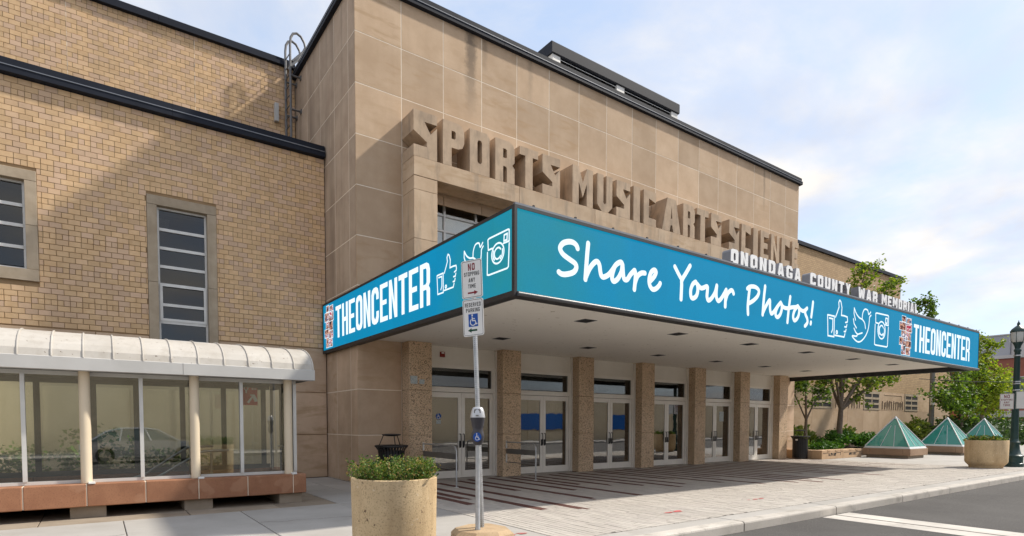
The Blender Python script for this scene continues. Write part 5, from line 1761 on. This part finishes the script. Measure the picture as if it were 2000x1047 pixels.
bw = thing('bench_wall', (27.1, 12.6, 0), 'low carved tan stone bench wall edging the planting bed', 'wall')
for a, b in ((25.12, 27.0), (27.01, 28.80)):
    MB().cbox(a, b, 12.3, 12.75, .0, .385, .012).build('stone_block', 'carved', bw)
MB().cbox(25.12, 25.55, 12.754, 15.9, .0, .385, .012).build('stone_block', 'carved', bw)
cr = MB(); rg = random.Random(8)
def carve(x0, x1, z0, z1):
    cr.box(x0, x1, 12.296, 12.301, z0, z1)
for s0 in (25.2, 27.08):
    carve(s0, s0 + .45, .255, .275)
    x = s0 + .5
    while x < s0 + 1.15:
        carve(x, x + .035, .13, .26)
        if rg.random() < .6:
            carve(x + .035, x + .09, rg.choice((.13, .19, .24)), rg.choice((.155, .215, .26)))
        x += rg.uniform(.085, .12)
    carve(s0 + 1.2, s0 + 1.6, .255, .275)
    carve(s0 + 1.57, s0 + 1.6, .15, .255)
cr.build('carved_marks', 'void', bw)
for x in (25.6, 26.3, 26.8, 27.6, 28.2):
    MB().prism([(12.285, .33), (12.285, .392), (12.40, .392), (12.40, .386)], 'X', x, x + .22).build('armrest_stop', 'carved', bw)
bed1 = structure(MB().box(25.56, 52, 12.76, 16.2, -.1, .30).build('planting_bed', 'soil'))

# ================================================================== planting
def low_shrub(name, x, y, rx, ry, z, h, n, size, mat, label, group, seed, up=.5, elong=2.0):
    rg_ = random.Random(seed)
    t = thing(name, (x, y, z), label, 'shrub', group)
    cs_ = []
    for _ in range(70):
        a, r = rg_.uniform(0, 6.283), math.sqrt(rg_.random())
        cs_.append((x + r * rx * math.cos(a), y + r * ry * math.sin(a), z + h * (1 - .55 * r * r) * rg_.uniform(.45, 1.0), .09))
    mb_ = MB()
    leaves(mb_, cs_, .09, n, size, rg_, up=up, elong=elong)
    mb_.build('foliage', mat, t)
    st_ = MB()
    for c in cs_[:14]:
        st_.tube([(x + (c[0] - x) * .3, y + (c[1] - y) * .3, z), (c[0], c[1], c[2])], [.012, .004], 4, caps=False)
    st_.build('stems', 'bark', t)


G1 = 'shrubs in the planting bed right of the entrance'
low_shrub('juniper', 27.4, 13.25, 1.35, .35, .3, .30, 1500, .07, 'leaf_juniper', 'low bright green juniper directly behind the carved bench wall', G1, 41)
low_shrub('juniper', 30.6, 14.1, 1.7, .6, .3, .85, 2000, .09, 'leaf_juniper', 'dark green spreading juniper around the thicker tree trunk', G1, 42)
low_shrub('juniper', 32.6, 13.6, 1.2, .5, .3, .70, 1300, .09, 'leaf_juniper', 'dark green juniper behind the nearest pyramid skylight', G1, 47)
low_shrub('leafy_shrub', 27.0, 14.7, .9, .5, .3, .95, 700, .11, 'leaf_hosta', 'loose yellow green shrub behind the slim tree by the litter bin', G1, 43, .7)
low_shrub('leafy_shrub', 28.7, 15.0, .8, .4, .3, 1.05, 600, .12, 'leaf_hosta', 'upright yellow green shrub between the two tree trunks', G1, 44, .9)
low_shrub('leafy_shrub', 33.2, 15.0, 1.3, .4, .3, .95, 700, .12, 'leaf_hosta', 'pale flowering shrub against the stone wall left of the nearest pyramid', G1, 45, .8)
low_shrub('leafy_shrub', 41.5, 14.6, 1.6, .6, .3, 1.5, 1500, .12, 'leaf_hosta', 'rounded yellow green bush between the near and middle pyramids', G1, 46, .4)
hd_ = thing('hedge', (52, 14, 0), 'long dark green hedge behind the pyramid skylights at far right', 'hedge')
rg = random.Random(51)
cs = [(rg.uniform(43.5, 66), rg.uniform(12.8, 15.2), 0, .16) for _ in range(650)]
cs = [(x, y, rg.uniform(.2, 1.75) + .18 * math.sin(x * 1.7) + .12 * math.sin(x * 4.1), s_) for x, y, _, s_ in cs]
mb = MB(); leaves(mb, cs, .16, 9000, .16, rg, up=.3); mb.build('foliage', 'leaf_hedge', hd_)
MB().cbox(43.6, 66, 13.1, 14.9, 0, 1.45, .2).build('inner_twigs', 'leaf_hedge', hd_)


def tree(name, base, trunk, limbs, label, mat, nleaf, size, seed, tr=.13, spread=.32, group=None):
    rg_ = random.Random(seed)
    t = thing(name, base, label, 'tree', group)
    mb_ = MB()
    n = len(trunk)
    mb_.tube(trunk, [tr * (1.25 if i == 0 else 1 - .35 * i / (n - 1)) for i in range(n)], 10)
    mb_.build('trunk', 'bark', t)
    lm_ = MB()
    cs_ = []
    for lp_ in limbs:
        pts, w, dens = lp_
        P_ = [Vector(trunk[-1]) - Vector((0, 0, .05))] + [Vector(p) for p in pts]
        # smooth the limb
        Q = []
        for i in range(len(P_) - 1):
            a, b, c, d = P_[max(i - 1, 0)], P_[i], P_[i + 1], P_[min(i + 2, len(P_) - 1)]
            for k in range(4):
                u = k / 4
                Q.append(.5 * ((2 * b) + (c - a) * u + (2 * a - 5 * b + 4 * c - d) * u * u + (3 * b - a - 3 * c + d) * u ** 3))
        Q.append(P_[-1])
        m = len(Q)
        lm_.tube(Q, [tr * w * (1 - .85 * i / (m - 1)) for i in range(m)], 6, caps=False)
        for i in range(int(m * .35), m):
            for _ in range(3 if dens > 1 else 2):
                # twig
                d = Vector((rg_.gauss(0, 1), rg_.gauss(0, 1), rg_.gauss(.25, .6))).normalized()
                L = rg_.uniform(.35, .95) * (1.15 - .4 * i / m) * spread / .32
                e = Q[i] + d * L
                mid = Q[i] + d * L * .5 + Vector((0, 0, .06))
                lm_.tube([Q[i], mid, e], [tr * .10, tr * .07, tr * .03], 4, caps=False)
                for f_ in (.35, .6, .85, 1.05):
                    q = Q[i] + d * L * f_
                    if rg_.random() < dens:
                        cs_.append((q.x, q.y, q.z + .02, .13))
    lm_.build('branches', 'bark', t)
    cr_ = MB()
    leaves(cr_, cs_, .13, nleaf, size, rg_, up=-.1, elong=1.1)
    cr_.build('crown', mat, t)
    return t


G2 = 'maple trees right of the entrance'
tree('maple_tree', (27.4, 14.2, .3), [(27.4, 14.2, .3), (27.38, 14.2, 1.0), (27.42, 14.2, 1.75)],
     [([(26.95, 14.0, 3.0), (26.7, 13.9, 4.2), (26.5, 13.9, 5.6)], .6, .8), ([(27.5, 14.3, 3.2), (27.6, 14.3, 4.6), (27.8, 14.2, 6.0)], .6, .8),
      ([(28.1, 14.2, 2.5), (28.8, 14.1, 3.2), (29.3, 14.0, 4.2)], .5, .7), ([(27.0, 14.5, 2.8), (26.3, 14.6, 3.6), (26.0, 14.6, 4.4)], .4, .8)],
     'slim young maple beside the litter bin under the canopy corner', 'leaf_maple', 2600, .12, 61, .095, .30, G2)
tree('maple_tree', (30.2, 14.0, .3), [(30.2, 14, .3), (30.28, 14, 1.2), (30.4, 14, 2.3)],
     [([(30.4, 14, 4.2), (30.9, 14, 6.8), (32.0, 13.9, 8.6), (32.5, 13.9, 9.7)], .7, 1.3), ([(31.6, 13.7, 3.0), (33.2, 13.4, 3.8), (35.0, 13.3, 4.2)], .6, 1.2),
      ([(31.4, 14.3, 4.0), (33.3, 14.2, 6.5), (34.8, 14.0, 8.4), (35.7, 14, 9.4)], .6, 1.3), ([(29.8, 14, 3.8), (29.3, 14, 5.2), (29.4, 14, 6.8)], .5, 1.0),
      ([(30.9, 13.6, 3.4), (31.9, 13.2, 4.4), (33.2, 13.0, 5.2)], .5, 1.3), ([(32.6, 13.6, 4.3), (35.6, 13.3, 5.0), (37.6, 13.2, 5.0)], .4, 1.3),
      ([(30.2, 14.4, 3.6), (31.0, 14.8, 5.2), (31.4, 14.9, 6.8)], .5, 1.2)],
     'thick trunked maple spreading right, its top showing above the standing letters', 'leaf_bright', 5000, .15, 62, .17, .36, G2)
tree('maple_tree', (44.6, 13.2, .3), [(44.6, 13.2, .3), (44.6, 13.2, 1.1), (44.6, 13.2, 1.9)],
     [([(43.2, 13.0, 3.0), (41.4, 12.7, 3.7), (39.8, 12.6, 3.3), (39.4, 12.7, 2.9)], .5, .9), ([(44.2, 13.2, 4.6), (44.3, 13.2, 6.2)], .6, 1.0),
      ([(42.4, 13.2, 4.8), (40.6, 13.4, 7.3), (39.6, 13.6, 8.7)], .5, 1.0), ([(45.6, 13.2, 3.8), (46.4, 13.2, 5.2)], .5, 1.2), ([(42.9, 12.8, 2.6), (41.6, 12.5, 2.7), (40.6, 12.4, 2.5)], .4, 1.0)],
     'maple with branches reaching left in front of the grey light pole', 'leaf_maple', 5200, .15, 63, .15, .42, G2)
tree('maple_tree', (47.2, 12.9, .3), [(47.2, 12.9, .3), (47.2, 12.9, 1.2), (47.3, 12.9, 2.0)],
     [([(46.3, 12.9, 3.4), (45.9, 12.9, 4.9)], .5, 1.6), ([(47.3, 12.9, 3.8), (47.6, 12.9, 5.6), (48.3, 12.9, 6.8)], .6, 1.6), ([(48.4, 12.9, 3.4), (49.4, 12.9, 4.6)], .5, 1.6),
      ([(47.0, 12.4, 3.2), (46.6, 12.1, 4.2)], .5, 1.6), ([(47.9, 12.5, 3.2), (48.6, 12.2, 4.0)], .5, 1.6), ([(48.6, 13.0, 2.7), (50.0, 13.0, 3.3)], .4, 1.5), ([(46.2, 13.2, 2.6), (45.2, 13.2, 3.0)], .4, 1.5)],
     'full yellow green maple between the canopy end and the street lamp', 'leaf_yellow', 7500, .15, 64, .14, .50, G2)

# ================================================================== street lamp, light pole
lampp = thing('street_lamp', (26.75, 6.33, 0), 'dark green ornamental street lamp with lantern head at the right edge', 'street lamp')
loc(lampp, MB().lathe((0, 0, 0), [(.30, 0), (.30, .12), (.27, .14), (.27, .34), (.29, .36), (.29, .40), (.21, .46), (.17, .62), (.15, .80), (.17, .84), (.17, .88), (.13, .92), (.12, 1.0)], 16), 'base', 'lamp_green')
loc(lampp, MB().lathe((0, 0, 0), [(.118, 1.0), (.085, 4.1), (.11, 4.13), (.11, 4.18), (.08, 4.22), (.10, 4.32), (.16, 4.44)], 16), 'pole', 'lamp_green')
for z in (2.72, 2.95, 3.02, 3.95):
    loc(lampp, MB().lathe((0, 0, 0), [(.108, z), (.113, z + .01), (.113, z + .03), (.108, z + .04)], 16), 'band', 'steel')
ln = loc(lampp, MB().lathe((0, 0, 0), [(.16, 4.445), (.20, 4.50), (.215, 4.64), (.215, 4.80)], 12), 'lantern', 'lamp_glass')
loc(ln, MB().lathe((0, 0, 0), [(.235, 4.80), (.24, 4.84), (.19, 4.92), (.10, 5.0), (.04, 5.05), (.05, 5.09), (.04, 5.13), (.015, 5.17), (.008, 5.22)], 12), 'roof', 'lamp_green')
cg = MB()
for k in range(6):
    a = k * math.pi / 3
    cg.tube([(.165 * math.cos(a), .165 * math.sin(a), 4.44), (.205 * math.cos(a), .205 * math.sin(a), 4.50), (.222 * math.cos(a), .222 * math.sin(a), 4.82)], .009, 5)
loc(ln, cg, 'cage', 'lamp_green')
# sign plates strapped to the pole, facing along the kerb
def lamp_plate(yc, zc, w, h, lines, name, colr):
    P_ = lambda u, v, d: (-.125 - d, -u + yc, zc + v)
    o = loc(lampp, MB().glyph([rrect(w / 2, h / 2, .02)], P_, -.003, .002), name, 'sign_white')
    bd = MB().glyph([rrect(w / 2 - .008, h / 2 - .008, .015), rrect(w / 2 - .016, h / 2 - .016, .012)[::-1]], P_, .003, .003)
    loc(o, bd, 'border', colr)
    for t_, ww, v0, v1 in lines:
        mb_ = MB()
        for lp, ch in text_loops(t_, -ww / 2, ww / 2, v0, v1, s=.24, h=.16, c=.3, gap=.36):
            mb_.glyph(lp, P_, .0035, .0035)
        loc(o, mb_, 'lettering', colr)


lamp_plate(.22, 2.34, .40, .56, [('NO', .16, .12, .24), ('STOPPING', .32, .03, .09), ('ANY', .16, -.07, 0), ('TIME', .20, -.17, -.10)], 'no_stopping_plate', 'sign_red')
lamp_plate(-.235, 2.38, .40, .62, [('2', .0, 0, 0)][:0], 'time_limit_plate', 'sign_green')
loc(lampp, MB().tube([(-.11, .02, 3.02), (-.6, 1.3, 3.10), (-1.2, 2.6, 3.25)], .012, 5), 'arm_wire', 'dark')

lp2 = thing('light_pole', (43.9, 14.6, 0), 'grey light pole with white cylinder behind the maple branches', 'light pole')
loc(lp2, MB().lathe((0, 0, 0), [(.15, 0), (.14, 5.4), (.13, 5.42)], 12), 'pole', 'pole_grey')
loc(lp2, MB().lathe((-.34, -.15, 0), [(.10, 2.75), (.12, 2.78), (.12, 3.6), (.10, 3.63)], 12), 'cylinder', 'sign_white')
loc(lp2, MB().box(-.34, -.1, -.17, -.13, 3.05, 3.12).box(-.34, -.1, -.17, -.13, 3.45, 3.5), 'bracket', 'pole_grey')

# ================================================================== far buildings
rb = thing('red_brick_building', (90, 20, 0), 'distant red brick building with grey roof block behind the street lamp', 'building')
MB().box(90, 120, -6, 34, -.3, 9.55).build('wall', 'red_brick', rb)
MB().box(89.8, 120.2, -6.2, 34.2, 9.56, 9.95).build('cornice', 'pale_panel', rb)
MB().box(91.0, 112, 22.3, 33, 9.96, 12.5).build('roof_block', 'grey_panel', rb)
MB().box(90.9, 112, 22.2, 33.1, 12.51, 12.65).build('roof_edge', 'pale_panel', rb)
MB().box(91.4, 112, 12, 22.25, 9.96, 11.9).build('roof_block', 'pale_panel', rb)
for k, y in enumerate(range(-5, 33, 4)):
    w = MB().box(89.9, 89.99, y, y + 3.4, 4.9, 7.3).build('window', 'pale_panel', rb)
    for j in range(3):
        MB().box(89.86, 89.895, y + .08 + j * 1.1, y + 1.05 + j * 1.1, 5.0, 7.2).build('pane', 'glass_far', w)
MB().box(89.88, 89.99, -6, 34, 2.4, 3.2).build('sill_band', 'pale_panel', rb)
ob = thing('brick_pier', (56.2, 17.2, 0), 'narrow orange brick pier at the end of the stone wall', 'pier')
MB().cbox(55.6, 56.9, 16.4, 18, 0, 6.2, .03).build('shaft', 'red_brick', ob)
MB().cbox(55.5, 57.0, 16.3, 18.1, 6.2, 6.4, .03).build('cap', 'pale_panel', ob)

# the other side of the street, as the glass reflects it
op = thing('boundary_wall', (8, -13, 0), 'long beige rendered boundary wall across the street, reflected in the glass', 'wall')
MB().box(-30, 110, -13.6, -13, 0, 4.3).build('wall', 'tan_wall', op)
MB().box(-30.2, 110.2, -13.7, -12.85, 4.3, 4.5).build('coping', 'coping', op)
for k in range(28):
    MB().cbox(-28 + k * 4.9, -27.5 + k * 4.9, -12.995, -12.9, 0, 4.29, .02).build('pilaster', 'tan_wall', op)
bn_ = thing('blue_banner', (33, -12.85, 1.9), 'blue banner on the beige wall across the street, reflected in the door glass', 'banner')
MB().box(29.0, 36.5, -12.9, -12.86, 1.0, 2.4).box(41, 45.5, -12.9, -12.86, 1.0, 2.4).build('cloth', 'banner_blue', bn_)

car = thing('silver_car', (1.6, -6.6, -.15), 'silver parked car across the street, seen reflected in the pavilion glass', 'car')
cb = MB()
sec = [(-2.25, .35, .78, .70), (-2.1, .28, .88, .80), (-1.5, .25, .93, .86), (-.4, .25, .93, .88), (.9, .25, .92, .88), (1.6, .25, .86, .84), (2.1, .28, .74, .76), (2.27, .38, .60, .66)]
ringsv = []
for (x, zl, zh, w) in sec:
    ringsv.append([(x, -w, zl), (x, -w, (zl + zh) / 2), (x, -w * .93, zh), (x, w * .93, zh), (x, w, (zl + zh) / 2), (x, w, zl)])
for A, B in zip(ringsv, ringsv[1:]):
    for k in range(6):
        cb.quad(A[k], A[(k + 1) % 6], B[(k + 1) % 6], B[k], sm=True)
cb.quad(*ringsv[0]); cb.quad(*ringsv[-1])
loc(car, cb, 'body', 'car_paint')
cab = MB()
lo = [(-1.9, .9), (-.9, .9), (.2, .9), (1.25, .88)]
hi = [(-1.35, 1.28), (-.8, 1.42), (.0, 1.44), (.45, 1.38)]
for s_ in (-1, 1):
    for k in range(3):
        cab.quad((lo[k][0], s_ * .82, lo[k][1]), (lo[k + 1][0], s_ * .82, lo[k + 1][1]), (hi[k + 1][0], s_ * .62, hi[k + 1][1]), (hi[k][0], s_ * .62, hi[k][1]))
cab.quad((lo[0][0], -.82, .9), (lo[0][0], .82, .9), (hi[0][0], .62, hi[0][1]), (hi[0][0], -.62, hi[0][1]))
cab.quad((lo[3][0], -.82, .88), (lo[3][0], .82, .88), (hi[3][0], .62, hi[3][1]), (hi[3][0], -.62, hi[3][1]))
loc(car, cab, 'windows', 'glass_far')
rf = MB()
for A, B in zip(hi, hi[1:]):
    rf.quad((A[0], -.63, A[1] + .01), (B[0], -.63, B[1] + .01), (B[0], .63, B[1] + .01), (A[0], .63, A[1] + .01), sm=True)
for s_ in (-1, 1):
    for k in range(4):
        rf.tube([(lo[k][0], s_ * .83, lo[k][1]), (hi[k][0], s_ * .635, hi[k][1])], .035, 6)
    rf.tube([(h_[0], s_ * .635, h_[1]) for h_ in hi], .035, 6)
loc(car, rf, 'roof', 'car_paint')
for x in (-1.4, 1.4):
    for s_ in (-1, 1):
        wv = MB().tube([(x, s_ * .70, .33), (x, s_ * .90, .33)], .33, 20)
        w = loc(car, wv, 'wheel', 'rubber')
        loc(w, MB().tube([(x, s_ * .89, .33), (x, s_ * .91, .33)], .21, 14), 'rim', 'steel')
for s_ in (-1, 1):
    loc(car, MB().cbox(2.10, 2.24, s_ * .52 - .14, s_ * .52 + .14, .60, .70, .02), 'headlight', 'sign_white')
